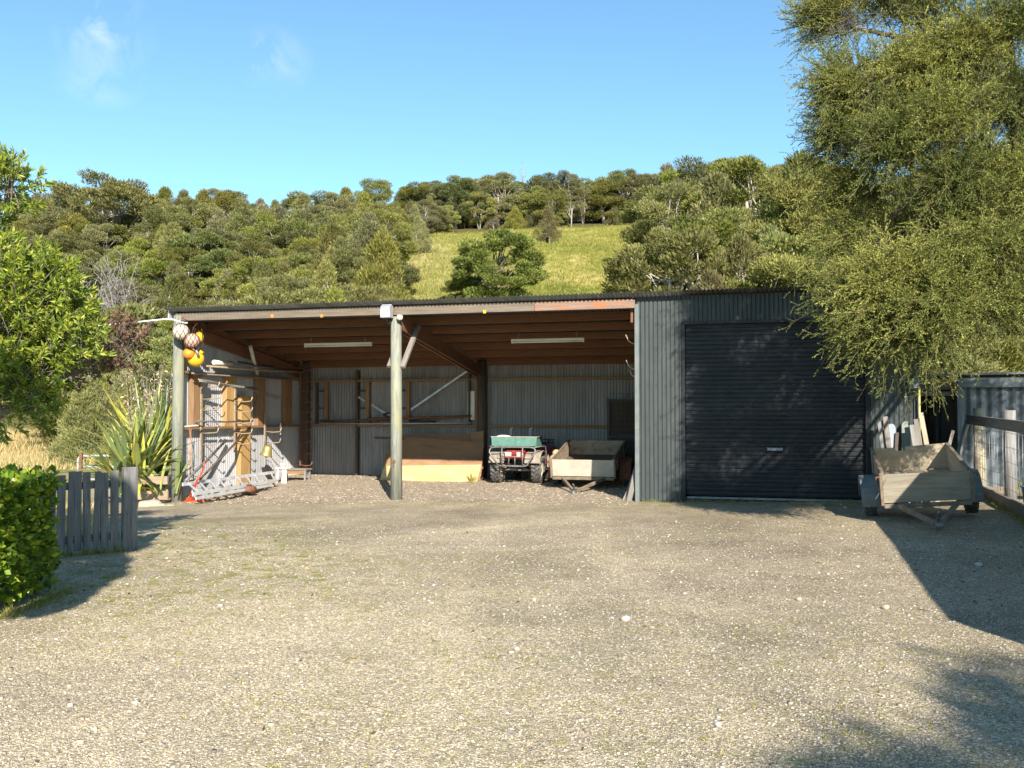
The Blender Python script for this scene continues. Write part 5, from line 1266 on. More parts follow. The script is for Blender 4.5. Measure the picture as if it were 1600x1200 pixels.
# bare grey trees
def bare_tree(px, Y, top, label, m, spread, n, seed, z=None):
    random.seed(seed); x, y = at_px(px, Y); zz = float(hill_z(x, y)); h = CAMZ+(645-top)/FPX*Y-zz
    t = thing('dead_tree', label, 'tree', (x, y, zz), 'L')
    mb = MB().tube([(0, 0, -0.4), (0.05, 0, h*0.3), (0.1, 0.05, h*0.55)], [0.022*h, 0.016*h, 0.009*h], 7)
    part('trunk', mb, m, t)
    mb = MB()
    for i in range(n):
        a = random.uniform(0, 2*PI); b = Vector((0.05, 0.02, h*random.uniform(0.18, 0.55)))
        tip = Vector((math.cos(a)*spread*random.uniform(0.5, 1), math.sin(a)*spread*random.uniform(0.5, 1), h*random.uniform(0.55, 1.0)))
        q = limb_mb(b, [tip], 0.0075*h, 3, 0.2); mb.add(q.v, q.f, None, True)
        for j in range(9):
            s = b.lerp(tip, random.uniform(0.4, 1.0)); e = s+Vector((random.uniform(-1, 1), random.uniform(-1, 1), random.uniform(-0.2, 0.9)))*spread*0.3
            mb.tube([s, s.lerp(e, 0.5)+Vector((0, 0, 0.05)), e], [0.0026*h, 0.002*h, 0.001*h], 4, False)
    part('limbs', mb, m, t); placed.append((x, y, 1.2))
bare_tree(188, 52, 398, 'leafless grey tree with spreading twigs on the left slope', M['greydead'], 2.0, 26, 5)
bare_tree(150, 56, 400, 'second leafless grey tree just left of the spreading one', M['greydead'], 1.6, 20, 8)
bare_tree(812, 108, 251, 'dead snag poking above the skyline trees over the clearing', M['deadwood'], 1.6, 9, 6)
bare_tree(893, 99, 300, 'bare pale forked stem at the head of the clearing', M['palebark'], 0.8, 8, 7)
bare_tree(1015, 62, 345, 'pale thin dead stem at the right edge of the clearing', M['palebark'], 0.7, 7, 9)
# the wooded slopes
random.seed(4); rng = np.random.default_rng(4)
kinds_l = ['round_a', 'round_b', 'round_c', 'pad_a', 'pad_b', 'feather_a', 'feather_b', 'brown_a', 'feather_a', 'feather_b', 'feather_a', 'feather_b', 'pad_a', 'green_a']
def lbl(kind, where):
    look = {'r': 'round crowned olive kanuka tree', 'p': 'open layered kanuka tree', 'f': 'soft feathery kanuka tree', 'b': 'brownish upright kanuka tree', 'g': 'deep green rounded tree'}[kind[0]]
    return look+' '+where, {'r': 'round crowned', 'p': 'layered', 'f': 'feathery', 'b': 'brownish', 'g': 'deep green'}[kind[0]]
def scatter(n, px0, px1, y0, y1, dmin, hfun, where, kinds, name='kanuka_tree', ok=None, tries=6000):
    c = 0
    for _ in range(tries):
        if c >= n: break
        Y = y0+(y1-y0)*random.random()**0.9; px = random.uniform(px0, px1); x, y = at_px(px, Y)
        if in_clearing(np.array(x), np.array(y)) or (ok and not ok(x, y)): continue
        if any((x-a)**2+(y-b)**2 < (dmin*0.5*(0.6+0.4*r_))**2*1.0 + (dmin*0.62)**2 for a, b, r_ in placed): continue
        k = random.choice(kinds); lb, g = lbl(k, where)
        plant(k, x, y, hfun(Y)*random.uniform(0.82, 1.18), lb, g+' trees '+where, name, 'tree', None, random.uniform(0.95, 1.3)); placed.append((x, y, 1)); c += 1
    return c
n1 = scatter(40, 640, 1070, 99.5, 107, 2.0, lambda Y: 4.7, 'along the ridge above the grass clearing', ['round_a', 'round_b', 'pad_a', 'pad_b', 'round_c', 'green_a'])
n1b = scatter(34, 600, 1070, 99.3, 103.5, 1.3, lambda Y: 2.1, 'low along the ridge above the grass clearing', ['round_b', 'feather_b', 'green_a', 'brown_a'], 'kanuka_bush')
n2 = scatter(16, 600, 700, 72, 98, 2.4, lambda Y: 3.2, 'at the top left of the clearing', kinds_l)
n3 = scatter(130, 20, 640, 47, 98, 2.6, lambda Y: 4.2+0.013*(Y-40), 'on the wooded slope left of the clearing', kinds_l)
n4 = scatter(30, 240, 640, 34, 47, 2.6, lambda Y: 3.4, 'low on the slope just behind the open bay', ['round_b', 'feather_a', 'feather_b', 'pad_b', 'round_a', 'feather_b'], ok=lambda x, y: x > -13)
n5 = scatter(54, 1030, 1330, 42, 100, 2.6, lambda Y: 6.0, 'on the wooded slope right of the clearing', kinds_l)
n6 = scatter(16, 1070, 1420, 34, 44, 2.6, lambda Y: 5.0, 'close behind the garage roof', ['feather_a', 'feather_b', 'round_b', 'round_a', 'brown_a'])
n7 = scatter(22, 1330, 1640, 30, 60, 3.2, lambda Y: 5.5, 'behind the lean-to', ['round_b', 'feather_a', 'round_a'])
n8 = scatter(44, 115, 285, 29, 50, 1.7, lambda Y: 2.2+0.03*(Y-29), 'at the edge of the dry grass left of the shed', ['feather_b', 'feather_b', 'brown_a', 'feather_a'], 'kanuka_bush', ok=lambda x, y: (x/y*1500+800) > 125+0.5*(45-y) and UV(x, y)[0] < -10.6)
print('trees', n1, n2, n3, n4, n5, n6, n7, n8)

for i, (px, Y, h, k) in enumerate(((135, 38, 2.6, 'feather_b'), (150, 35, 2.5, 'brown_a'), (172, 37, 3.0, 'feather_b'), (192, 33, 2.6, 'feather_a'), (210, 36, 3.1, 'brown_a'), (228, 31, 2.6, 'feather_b'), (160, 41, 3.4, 'feather_a'), (120, 41, 2.8, 'feather_b'))):
    x, y = at_px(px, Y); plant(k, x, y, h, 'soft olive tan scrub bush rising behind the tube gate and the flax', 'scrub bushes behind the tube gate', 'scrub_bush', 'bush', None, 1.35)
# grass on the clearing, dry grass on the flat
def tufts(name, n, gen, hrange, w, m, zfun, kindlabel, per=5):
    X, Y = gen(n); Z = zfun(X, Y)
    C = np.repeat(np.stack([X, Y, Z], 1), per, 0); k = len(C)
    C[:, :2] += rng.normal(size=(k, 2))*hrange[1]*0.25
    D = np.stack([rng.normal(size=k)*0.45, rng.normal(size=k)*0.45, np.ones(k)], 1)
    L = rng.uniform(hrange[0], hrange[1], k)
    me = leaf_mesh(name, C, D, L, w*rng.uniform(0.6, 1.4, k), np.clip(rng.normal(0.5, 0.25, k), 0, 1), m)
    o = bpy.data.objects.new(name, me); put(o); tag(o, kindlabel, 'grass', None, 'stuff'); return o
def gen_clear(n):
    xs, ys = [], []
    while len(xs) < n:
        Y = 34+66*rng.random(); px = rng.uniform(600, 1025); x, y = at_px(px, Y)
        if in_clearing(np.array(x), np.array(y)): xs.append(x); ys.append(y)
    return np.array(xs), np.array(ys)
tufts('hill_grass', 9000, gen_clear, (0.10, 0.34), 0.035, LM['grass'], hill_z, 'rough yellow green grass covering the clearing')
def gen_dry(n):
    Y = 27+18*rng.random(n)**0.8; px = rng.uniform(-40, 270, n); x = (px-800)/FPX*Y; return x, Y
tufts('dry_grass', 5000, gen_dry, (0.15, 0.5), 0.03, LM['dry'], hill_z, 'pale dry grass on the flat left of the shed')
def gen_side(n):
    Y = 11+9*rng.random(n); X = 7.6+0.38*(Y-14)+0.35+rng.random(n)**1.3*1.8; return X, Y
tufts('fence_grass', 700, gen_side, (0.06, 0.2), 0.012, LM['grass'], lambda x, y: yard_z(x, y), 'green grass behind the yard fence')
def gen_gate(n):
    Y = 11.6+7.5*rng.random(n); X = -4.9-0.44*(Y-11.3)-rng.random(n)*2.2; return X, Y
tufts('verge_grass', 1500, gen_gate, (0.05, 0.22), 0.012, LM['dry'], lambda x, y: yard_z(x, y), 'dry grass behind the paling gate')
# ------------------------------------------------------------------ the big tree over the garage and its like
def spray_tree(name, blobs, n_tw, trunk_pts, limbs_r, lm, label, seed, leaf=(0.026, 0.042), lw=0.36, tl=(0.42, 0.9), droop=0.35, up=0.1, fill=0, twigm=None, shoots=8, per=12, cat='tree', cam_bias=True, nlimb=40, jit=0.13, dead=0, hug=False):
    global rng
    rng = np.random.default_rng(seed); random.seed(seed)
    bases, outs = [], []
    for bl in blobs:
        c, r, n = bl[:3]; bias = np.array(bl[3]) if len(bl) > 3 else np.zeros(3)
        c = np.array(c); r = np.array(r); d = unit(sph(n*3)*(0.75 if hug else 1.0)+bias)
        if cam_bias:                                     # fewer sprays where only the far side would be
            w = np.clip(0.55-d[:, 1]*0.75, 0.12, 1); keep = rng.random(len(d)) < w; d = d[keep]
        d = d[:n]; rad = rng.uniform(0.75, 1.0, len(d))[:, None]
        bases.append(c+d*r*rad); outs.append(d)
    B = np.concatenate(bases); O = np.concatenate(outs); nc = len(B)
    cval = rng.normal(0, 0.06, nc)+np.repeat(rng.normal(0, 0.15, len(bases)), [len(b) for b in bases])
    idx = np.repeat(np.arange(nc), n_tw); n = len(idx)
    P0 = B[idx]+rng.normal(size=(n, 3))*jit
    D = unit(O[idx]*0.8+rng.normal(size=(n, 3))*0.5+np.array([0, 0, up]))
    L = rng.uniform(tl[0], tl[1], n)[:, None]
    dr = np.abs(rng.normal(droop, 0.18, n))[:, None]
    def pos(t): return P0+D*L*t+np.array([0, 0, -1])*L*dr*t*t
    def tan(t): return unit(D+np.array([0, 0, -1])*2*dr*t)
    TV, TF = [], []; off = 0
    seg = [0, 0.3, 0.6, 1.0]
    for i in range(3):
        V, F = twig_quads(pos(seg[i]), pos(seg[i+1]), 0.0048-0.0012*i); TV.append(V); TF.append(F+off); off += len(V)
    LC, LD, LT = [], [], []
    for k in range(shoots):
        t = np.clip(0.2+0.8*(k+rng.random(n))/shoots, 0, 1)[:, None]
        p = pos(t); tg = tan(t); sd = unit(tg*(1.0 if hug else 0.75)+rng.normal(size=(n, 3))*0.5+np.array([0, 0, 0.12]))
        l = (rng.uniform(0.10, 0.30, n)*(1.15-0.6*t[:, 0])*(tl[1]/0.9))[:, None]
        V, F = twig_quads(p, p+sd*l, 0.0020); TV.append(V); TF.append(F+off); off += len(V)
        for j in range(per):
            s = (j+rng.random(n))[:, None]/per
            LC.append(p+sd*l*s); LD.append(sd*(0.9 if hug else 0.55)+rng.normal(size=(n, 3))*(0.42 if hug else 0.6)+np.array([0, 0, 0.15])); LT.append(0.50+cval[idx]+rng.normal(0, 0.17, n)+0.12*(s[:, 0]-0.5))
    C = np.concatenate(LC); Dl = np.concatenate(LD); T = np.clip(np.concatenate(LT), 0, 1)
    Ll = rng.uniform(leaf[0], leaf[1], len(C))
    t_ = thing(name, label, cat, trunk_pts[0], 'W')
    base = Vector(trunk_pts[0])
    b0 = np.array(trunk_pts[0])
    me = leaf_mesh('crown', C-b0, Dl, Ll, Ll*lw, T, lm); o = bpy.data.objects.new('crown', me); put(o, t_)
    V = np.concatenate(TV)-b0; F = np.concatenate(TF)
    me = quads('twigs', V, F, np.zeros(len(F)), twigm or M['twig']); o2 = bpy.data.objects.new('twigs', me); put(o2, o)
    if fill:
        fb = []
        for bl in blobs:
            c, r, nn = bl[:3]; k = int(fill*nn/sum(b[2] for b in blobs)); d = sph(k); fb.append(np.array(c)+d*np.array(r)*(rng.random(k)**0.4)[:, None]*0.70)
        fc = np.concatenate(fb)-b0; ll = rng.uniform(leaf[1]*1.1, leaf[1]*2.2, len(fc))
        me = leaf_mesh('inner_foliage', fc, rng.normal(size=(len(fc), 3)), ll, ll*0.35, np.clip(rng.normal(0.35, 0.15, len(fc)), 0, 1), lm); o3 = bpy.data.objects.new('inner_foliage', me); put(o3, o)
    if dead:  # dead grey twigs, put in also to darken the crown's shaded hollows
        fb = []
        for bl in blobs:
            k = int(dead*bl[2]/sum(b[2] for b in blobs)); fb.append(np.array(bl[0])+sph(k)*np.array(bl[1])*(rng.random(k)**0.5)[:, None]*0.85)
        fc = np.concatenate(fb)-b0; dd = unit(rng.normal(size=(len(fc), 3))); V, F = twig_quads(fc, fc+dd*rng.uniform(0.12, 0.4, len(fc))[:, None], 0.0045)
        me = quads('dead_twigs', V, F, np.zeros(len(F)), M['twig_grey']); put(bpy.data.objects.new('dead_twigs', me), o)
    mb = MB().tube(trunk_pts, limbs_r, 10)
    tops = [Vector(p) for p in trunk_pts[1:]]
    for c in [b[0] for b in blobs]:
        c = Vector(c); s = min(tops, key=lambda q: (q-c).length); m_ = s.lerp(c, 0.5)+Vector((0, 0, 0.25))
        mb.tube([s, m_, c], [limbs_r[-1]*0.9, limbs_r[-1]*0.6, limbs_r[-1]*0.25], 8)
    for i in rng.choice(nc, min(nlimb, nc), replace=False):
        q = Vector(B[i]); c = Vector(min([b[0] for b in blobs], key=lambda w: (Vector(w)-q).length)); m_ = c.lerp(q, 0.5)+Vector((random.uniform(-.1, .1), random.uniform(-.1, .1), 0.08))
        mb.tube([c, m_, q, q+Vector(O[i])*0.25], [limbs_r[-1]*0.3, limbs_r[-1]*0.2, 0.012, 0.006], 6)
    part('trunk', mb, M['bark'], t_)
    return t_
M['twig'] = paint('twig_bark', (0.21, 0.175, 0.065), (0.12, 0.10, 0.04), 0.8, 20, bmp=0)
M['twig_grey'] = paint('twig_grey', (0.22, 0.2, 0.17), (0.14, 0.12, 0.1), 0.8, 20, bmp=0)
rng = np.random.default_rng(77)
lumps = []
def plume(px, py, Y, n, bias, r=0.24):
    lumps.append((atY(px, py, Y), (r, r, r*0.75), n, bias))
for (px, py, Y, n, b_) in ((1318, 40, 12.9, 13, (-1, 0, 0.8)), (1385, 20, 13.1, 9, (-0.5, -0.3, 1)), (1345, 140, 12.7, 12, (-1, -0.4, 0.5)), (1335, 215, 12.9, 12, (-1, -0.3, 0.1)), (1395, 235, 12.2, 13, (-0.7, -0.9, 0.3)),
        (1430, 130, 12.6, 12, (-0.5, -0.9, 0.5)), (1500, 95, 12.5, 13, (-0.3, -1, 0.5)), (1575, 60, 12.4, 13, (-0.2, -1, 0.5)), (1570, 175, 12.2, 13, (-0.3, -1, 0.3)), (1475, 205, 12.0, 12, (-0.5, -1, 0.3)),
        (1500, 300, 11.9, 13, (-0.5, -1, 0.2)), (1585, 300, 11.8, 13, (-0.3, -1, 0.2)), (1362, 300, 12.8, 12, (-0.9, -0.4, 0)), (1360, 385, 12.6, 11, (-0.9, -0.4, -0.1)), (1400, 455, 11.8, 13, (-0.8, -0.8, 0.25)),
        (1475, 425, 11.6, 12, (-0.6, -1, 0.2)), (1560, 400, 11.5, 13, (-0.4, -1, 0.1)), (1368, 462, 12.1, 11, (-1, -0.4, -0.1)), (1450, 478, 11.4, 13, (-0.6, -0.9, 0.05)), (1390, 495, 11.8, 12, (-0.9, -0.5, -0.15)),
        (1430, 525, 11.7, 8, (-0.5, -0.5, -0.5)), (1520, 470, 11.7, 11, (-0.2, -0.9, -0.2)), (1620, 420, 11.8, 12, (0, -1, 0)), (1640, 250, 12.0, 12, (0, -1, 0.2)), (1650, 120, 12.2, 12, (0, -1, 0.3)), (1600, 470, 12.2, 8, (0, -0.8, -0.4)),
        (1450, 40, 13.2, 10, (-0.3, -0.5, 0.9)), (1540, -40, 12.9, 11, (0, -0.5, 1)), (1430, -40, 13.2, 9, (-0.3, -0.4, 1))):
    plume(px, py, Y, n, b_)
# the far side of the crown
for i in range(34):
    c = (rng.uniform(5.2, 9.4), rng.uniform(13.9, 14.8), rng.uniform(3.3, 6.5)); lumps.append((c, (0.6, 0.3, 0.5), 9, (-0.2, -0.3, 0.3)))
for i in range(7):
    c = (rng.uniform(9.4, 11.4), rng.uniform(12.6, 13.8), rng.uniform(4.2, 6.5)); lumps.append((c, (0.6, 0.5, 0.5), 10, (0.2, -0.3, 0.3)))
spray_tree('overhanging_tree', lumps, 20,
    [(9.3, 14.6, 0.0), (9.0, 14.5, 2.2), (8.3, 14.3, 4.4), (7.4, 14.0, 6.3)], [0.24, 0.2, 0.15, 0.08], LM['front'],
    'large fine leaved tree arching in from the right over the garage roof and door', 3, fill=0, tl=(0.3, 0.72), leaf=(0.014, 0.025), lw=0.42, dead=9000, per=17, shoots=9, hug=True, droop=0.25, cam_bias=False, nlimb=60)

# broad leaved shrub at the left edge
def rosette_shrub(name, blobs, label, lm, seed, nl=26, leaf=(0.055, 0.095), lw=0.26, trunk=None, spread=0.12, updir=0.5, cat='shrub', group=None):
    global rng
    rng = np.random.default_rng(seed); random.seed(seed)
    B, O = [], []
    for c, r, n in blobs:
        d = sph(n); rad = (rng.random(n)**0.45)[:, None]; B.append(np.array(c)+d*np.array(r)*rad); O.append(d*rad)
    B = np.concatenate(B); O = np.concatenate(O); n = len(B)
    ax = unit(O*0.9+np.array([0, 0, updir])+rng.normal(size=(n, 3))*0.3)
    LC, LD, LT = [], [], []; cv = rng.normal(0, 0.12, n)
    TV, TF = twig_quads(B-ax*0.16, B+ax*spread, 0.004)
    for j in range(nl):
        s = (j+rng.random(n))[:, None]/nl
        LC.append(B+ax*spread*s); LD.append(ax*(0.35+0.6*s)+rng.normal(size=(n, 3))*0.55); LT.append(0.45+cv+rng.normal(0, 0.2, n)+0.15*(s[:, 0]-0.5))
    C = np.concatenate(LC); D = np.concatenate(LD); T = np.clip(np.concatenate(LT), 0, 1); L = rng.uniform(leaf[0], leaf[1], len(C))
    b0 = np.array(trunk[0]); t_ = thing(name, label, cat, trunk[0], 'W', group)
    me = leaf_mesh('crown', C-b0, D, L, L*lw, T, lm, 0.12); o = bpy.data.objects.new('crown', me); put(o, t_)
    me = quads('twigs', TV-b0, TF, np.zeros(len(TF)), M['twig_grey']); put(bpy.data.objects.new('twigs', me), o)
    mb = MB().tube(trunk, [0.09, 0.07, 0.04][:len(trunk)], 8)
    for c, r, k in blobs:
        s = Vector(trunk[-1]); c = Vector(c); mb.tube([s, s.lerp(c, 0.5)+Vector((0, 0, 0.1)), c], [0.04, 0.025, 0.01], 6)
        for _ in range(10):
            q = c+Vector((random.uniform(-1, 1)*r[0], random.uniform(-1, 1)*r[1], random.uniform(-1, 1)*r[2]))*0.75; mb.tube([c, c.lerp(q, 0.5)+Vector((0, 0, 0.04)), q], [0.014, 0.009, 0.004], 5, False)
    part('trunk', mb, M['bark'], t_); return t_
rosette_shrub('leafy_shrub', [((-5.2, 9.7, 2.62), (0.88, 0.8, 0.74), 900), ((-4.45, 9.6, 2.3), (0.36, 0.4, 0.30), 90), ((-4.75, 9.6, 2.85), (0.35, 0.4, 0.35), 100), ((-5.0, 9.5, 1.8), (0.5, 0.5, 0.4), 150), ((-4.75, 9.5, 2.0), (0.35, 0.4, 0.25), 70), ((-5.16, 9.8, 3.92), (0.27, 0.35, 0.33), 80), ((-6.4, 9.9, 3.0), (1.0, 0.9, 1.3), 420), ((-5.6, 9.9, 3.6), (0.3, 0.4, 0.25), 40)],
    'bright green narrow leaved shrub leaning in at the left above the hedge and gate', LM['shrub'], 5, trunk=[(-6.5, 10.0, 0.0), (-6.3, 9.9, 1.2), (-5.8, 9.8, 2.2)])
rosette_shrub('bronze_shrub', [((-4.6, 11.3, 2.4), (0.26, 0.4, 0.34), 90), ((-5.0, 11.2, 2.2), (0.35, 0.4, 0.3), 60)], 'small bronze leaved shrub showing behind the right side of the bright green shrub', LM['bronze'], 6, 40, (0.03, 0.055), 0.34, [(-7.2, 11.6, 0.0), (-6.6, 11.5, 1.3), (-5.2, 11.35, 2.1)], 0.12, 0.4)
# hedge
rng = np.random.default_rng(12)
hx0, hx1, hy0, hy1, hz1 = -5.4, -4.06, 3.2, 8.6, 1.06
def hedge():
    P, D = [], []
    def face(n, f, nrm):
        p = f(n); P.append(p); D.append(np.broadcast_to(np.array(nrm, float), p.shape).copy())
    dep = lambda n: rng.random(n)**1.8*0.24
    wob = lambda y, z: 0.035*vnoise(y, z, 0.16, 3)+0.03*vnoise(y, z, 0.4, 8)
    def right(n): y = rng.uniform(hy0, hy1, n); z = rng.uniform(0.02, hz1, n); return np.stack([hx1-dep(n)+wob(y, z)-0.10*sstep(0.3, 0.0, z), y, z], 1)
    def top(n): x = rng.uniform(hx0, hx1, n); y = rng.uniform(hy0, hy1, n); return np.stack([x, y, hz1-dep(n)*0.8+wob(x, y)], 1)
    def back(n): x = rng.uniform(hx0, hx1, n); z = rng.uniform(0.02, hz1, n); return np.stack([x, hy1-dep(n)+wob(x, z), z], 1)
    def left(n): y = rng.uniform(hy0, hy1, n); z = rng.uniform(0.02, hz1, n); return np.stack([hx0+dep(n), y, z], 1)
    face(11000, right, (1, 0, 0.35)); face(7500, top, (0, 0, 1)); face(3500, back, (0, 1, 0.35)); face(2500, left, (-1, 0, 0.3))
    P = np.concatenate(P); D = np.concatenate(D)+rng.normal(size=(len(P), 3))*0.6
    L = rng.uniform(0.045, 0.095, len(P)); T = np.clip(rng.normal(0.45, 0.24, len(P)), 0, 1)
    b0 = np.array([-4.7, 6.0, 0.0]); t_ = thing('hedge', 'clipped glossy green hedge at the left edge of the yard', 'hedge', tuple(b0), 'W')
    me = leaf_mesh('foliage', P-b0, D, L, L*0.62, T, LM['hedge'], 0.1); put(bpy.data.objects.new('foliage', me), t_)
    mb = MB()
    for i in range(22):
        y = hy0+0.2+i*0.24; mb.tube([(-4.75, y, -0.05), (-4.7+random.uniform(-.1, .1), y, 0.4), (-4.6+random.uniform(-.3, .3), y+0.1, 0.9)], [0.025, 0.018, 0.008], 6)
    part('stems', mb, M['bark'], t_)
hedge()
# flax
def flax(name, c, n, lens, label, seed, spread=1.0, stalks=7):
    global rng
    rng = np.random.default_rng(seed); random.seed(seed)
    Vs, Fs, Ts = [], [], []; off = 0; ns = 9
    for i in range(n):
        a = rng.uniform(0, 2*PI); lean = abs(rng.normal(0.42, 0.3))*spread; L = rng.uniform(*lens); w = rng.uniform(0.065, 0.115)
        p = Vector((rng.normal(0, 0.16), rng.normal(0, 0.12), 0)); d = Vector((math.cos(a)*lean, math.sin(a)*lean, 1)).normalized()
        bend = rng.uniform(0.12, 0.7)*(0.5+lean); sd = Vector((-math.sin(a), math.cos(a), 0)); tw = rng.uniform(-0.5, 0.5)
        kink = rng.random() < 0.16; tint = min(1, max(0, rng.normal(0.45, 0.22))) if rng.random() > 0.1 else rng.uniform(0.85, 1)
        pts = []
        for k in range(ns+1):
            pts.append((p.copy(), d.copy())); d = (d+Vector((math.cos(a)*0.6, math.sin(a)*0.6, -0.8))*bend*(0.10+0.16*k/ns)*(3.2 if kink and k == 5 else 1)).normalized(); p = p+d*(L/ns)
        for k, (q, dd) in enumerate(pts):
            t = k/ns; ww = w*(0.55+1.1*t if t < 0.4 else 1.0)*(1-max(0, (t-0.55)/0.45)**1.6)+0.002
            nrm = dd.cross(sd).normalized(); s2 = (sd*math.cos(tw*t)+nrm*math.sin(tw*t))
            Vs += [q-s2*ww/2, q+nrm*ww*0.14*-1, q+s2*ww/2]
        for k in range(ns):
            b = off+3*k; Fs += [(b, b+1, b+4, b+3), (b+1, b+2, b+5, b+4)]; Ts += [tint, tint]
        off += 3*(ns+1)
    t_ = thing(name, label, 'flax plant', c, 'W')
    me = quads('blades', np.array([tuple(v) for v in Vs]), np.array(Fs), np.array(Ts), LM['flax']); put(bpy.data.objects.new('blades', me), t_)
    for i in range(stalks):
        a = rng.uniform(0, 2*PI); top = Vector((math.cos(a)*rng.uniform(0.2, 0.9), math.sin(a)*0.4, rng.uniform(1.9, 2.7)))
        mb = MB().tube([(0, 0, 0), tuple(top*0.55+Vector((0, 0, 0.2))), tuple(top)], [0.012, 0.009, 0.005], 6)
        mb.v = [(x+c[0], y+c[1], z+c[2]) for x, y, z in mb.v]; sk_ = part('flower_stalk', mb, M['twig_grey'], t_)
        k = 46; tt = rng.uniform(0.55, 1.0, k)[:, None]; P = np.array(top)*tt+rng.normal(size=(k, 3))*0.09+np.array([0, 0, 0.04]); ll = rng.uniform(0.05, 0.10, k)
        me = leaf_mesh('sprays', P, rng.normal(size=(k, 3))+np.array([0, 0, 0.6]), ll, ll*0.3, rng.random(k), LM['seed']); put(bpy.data.objects.new('sprays', me), sk_)
f0 = atY(228, 752, 20.1); f1 = atY(238, 735, 21.3)
flax('flax', (f0[0]-0.25, 20.1, -0.1), 150, (1.15, 2.0), 'front flax clump with yellowing blades spilling over the planter boards', 21, 1.25, 3)
flax('flax', (f1[0], 21.3, 0.0), 110, (1.8, 2.6), 'taller dark green flax clump rising behind, hard against the shed corner', 22, 0.75, 8)
flax('flax', (atY(245, 752, 19.5)[0], 19.62, -0.05), 16, (0.8, 1.2), 'few yellow blades hanging down in front of the planter boards', 23, 1.7, 0)
# a small weed by the plywood
u, z = onv(737, 752, 3.85); p = W(u, 3.85)
def weed(pos, label):
    global rng
    rng = np.random.default_rng(5); k = 26; L = rng.uniform(0.12, 0.26, k)
    me = leaf_mesh('weed', np.zeros((k, 3))+rng.normal(size=(k, 3))*0.015, np.stack([rng.normal(size=k)*0.7, rng.normal(size=k)*0.5, np.ones(k)], 1), L, L*0.13, rng.uniform(0.5, 1, k), LM['grass'])
    o = bpy.data.objects.new('weed', me); o.location = pos; put(o); tag(o, label, 'weed')
weed((p.x, p.y, zg(u, 3.85)), 'small yellow green weed growing at the right end of the pale board')

# ------------------------------------------------------------------ things beside and behind the camera that shade the yard
gs = thing('garden_shed', 'small weatherboard shed standing just outside the picture on the right', 'shed', (4.2, 3.48, 0.0), 'L', rot=(0, 0, -TH))
mb = MB().span((0.03, 0.03, 0), (3.97, 7.97, 2.28))
for i in range(15):
    z = 0.1+i*0.145
    mb.prism([(0.029, z), (-0.005, z), (0.015, z+0.15), (0.029, z+0.15)], 7.9, 1, 0.05); mb.prism([(0.029, z), (-0.005, z), (0.015, z+0.15), (0.029, z+0.15)], 3.9, 0, 0.05)
part('walls', mb, M['board_white'], gs)
for x, y in ((0.01, 0.01), (3.99, 0.01), (0.01, 7.99)): part('corner_board', MB().span((x-0.04, y-0.04, 0), (x+0.04, y+0.04, 2.28)), M['board_white'], gs)
part('roof', MB().beam((-0.02, 4.0, 2.34), (4.1, 4.0, 2.5), 8.1, 0.05), M['roof'], gs)
part('door', MB().span((0.9, -0.04, 0.0), (1.75, -0.003, 2.0)), M['green'], gs)
spray_tree('yard_tree', [((-3.0, 1.7, 5.75), (0.40, 0.5, 0.42), 150), ((-2.6, 1.7, 4.3), (0.05, 0.25, 0.85), 80), ((-3.45, 1.7, 5.9), (0.35, 0.5, 0.35), 90)], 12, [(-4.6, 1.2, 0.0), (-4.3, 1.3, 2.5), (-3.6, 1.6, 4.6)], [0.16, 0.12, 0.06],
    LM['front'], 'open crowned tree placed unseen outside the picture on the left to shade the gate', 8, leaf=(0.05, 0.09), per=8, shoots=6, tl=(0.07, 0.15), jit=0.045, cam_bias=False, nlimb=20)  # unseen; crown lumps shaped so their shade falls on gate and ground strip
plant('round_c', 7.0, -9.6, 9.4, 'tall round tree standing behind the viewer that shades the near right corner of the gravel', None, 'shade_tree', 'tree', 0.0, 0.72)
plant('pad_a', 4.9, -10.1, 8.6, 'open layered tree behind the viewer, left of the tall round one', None, 'shade_tree', 'tree', 0.0, 0.62)

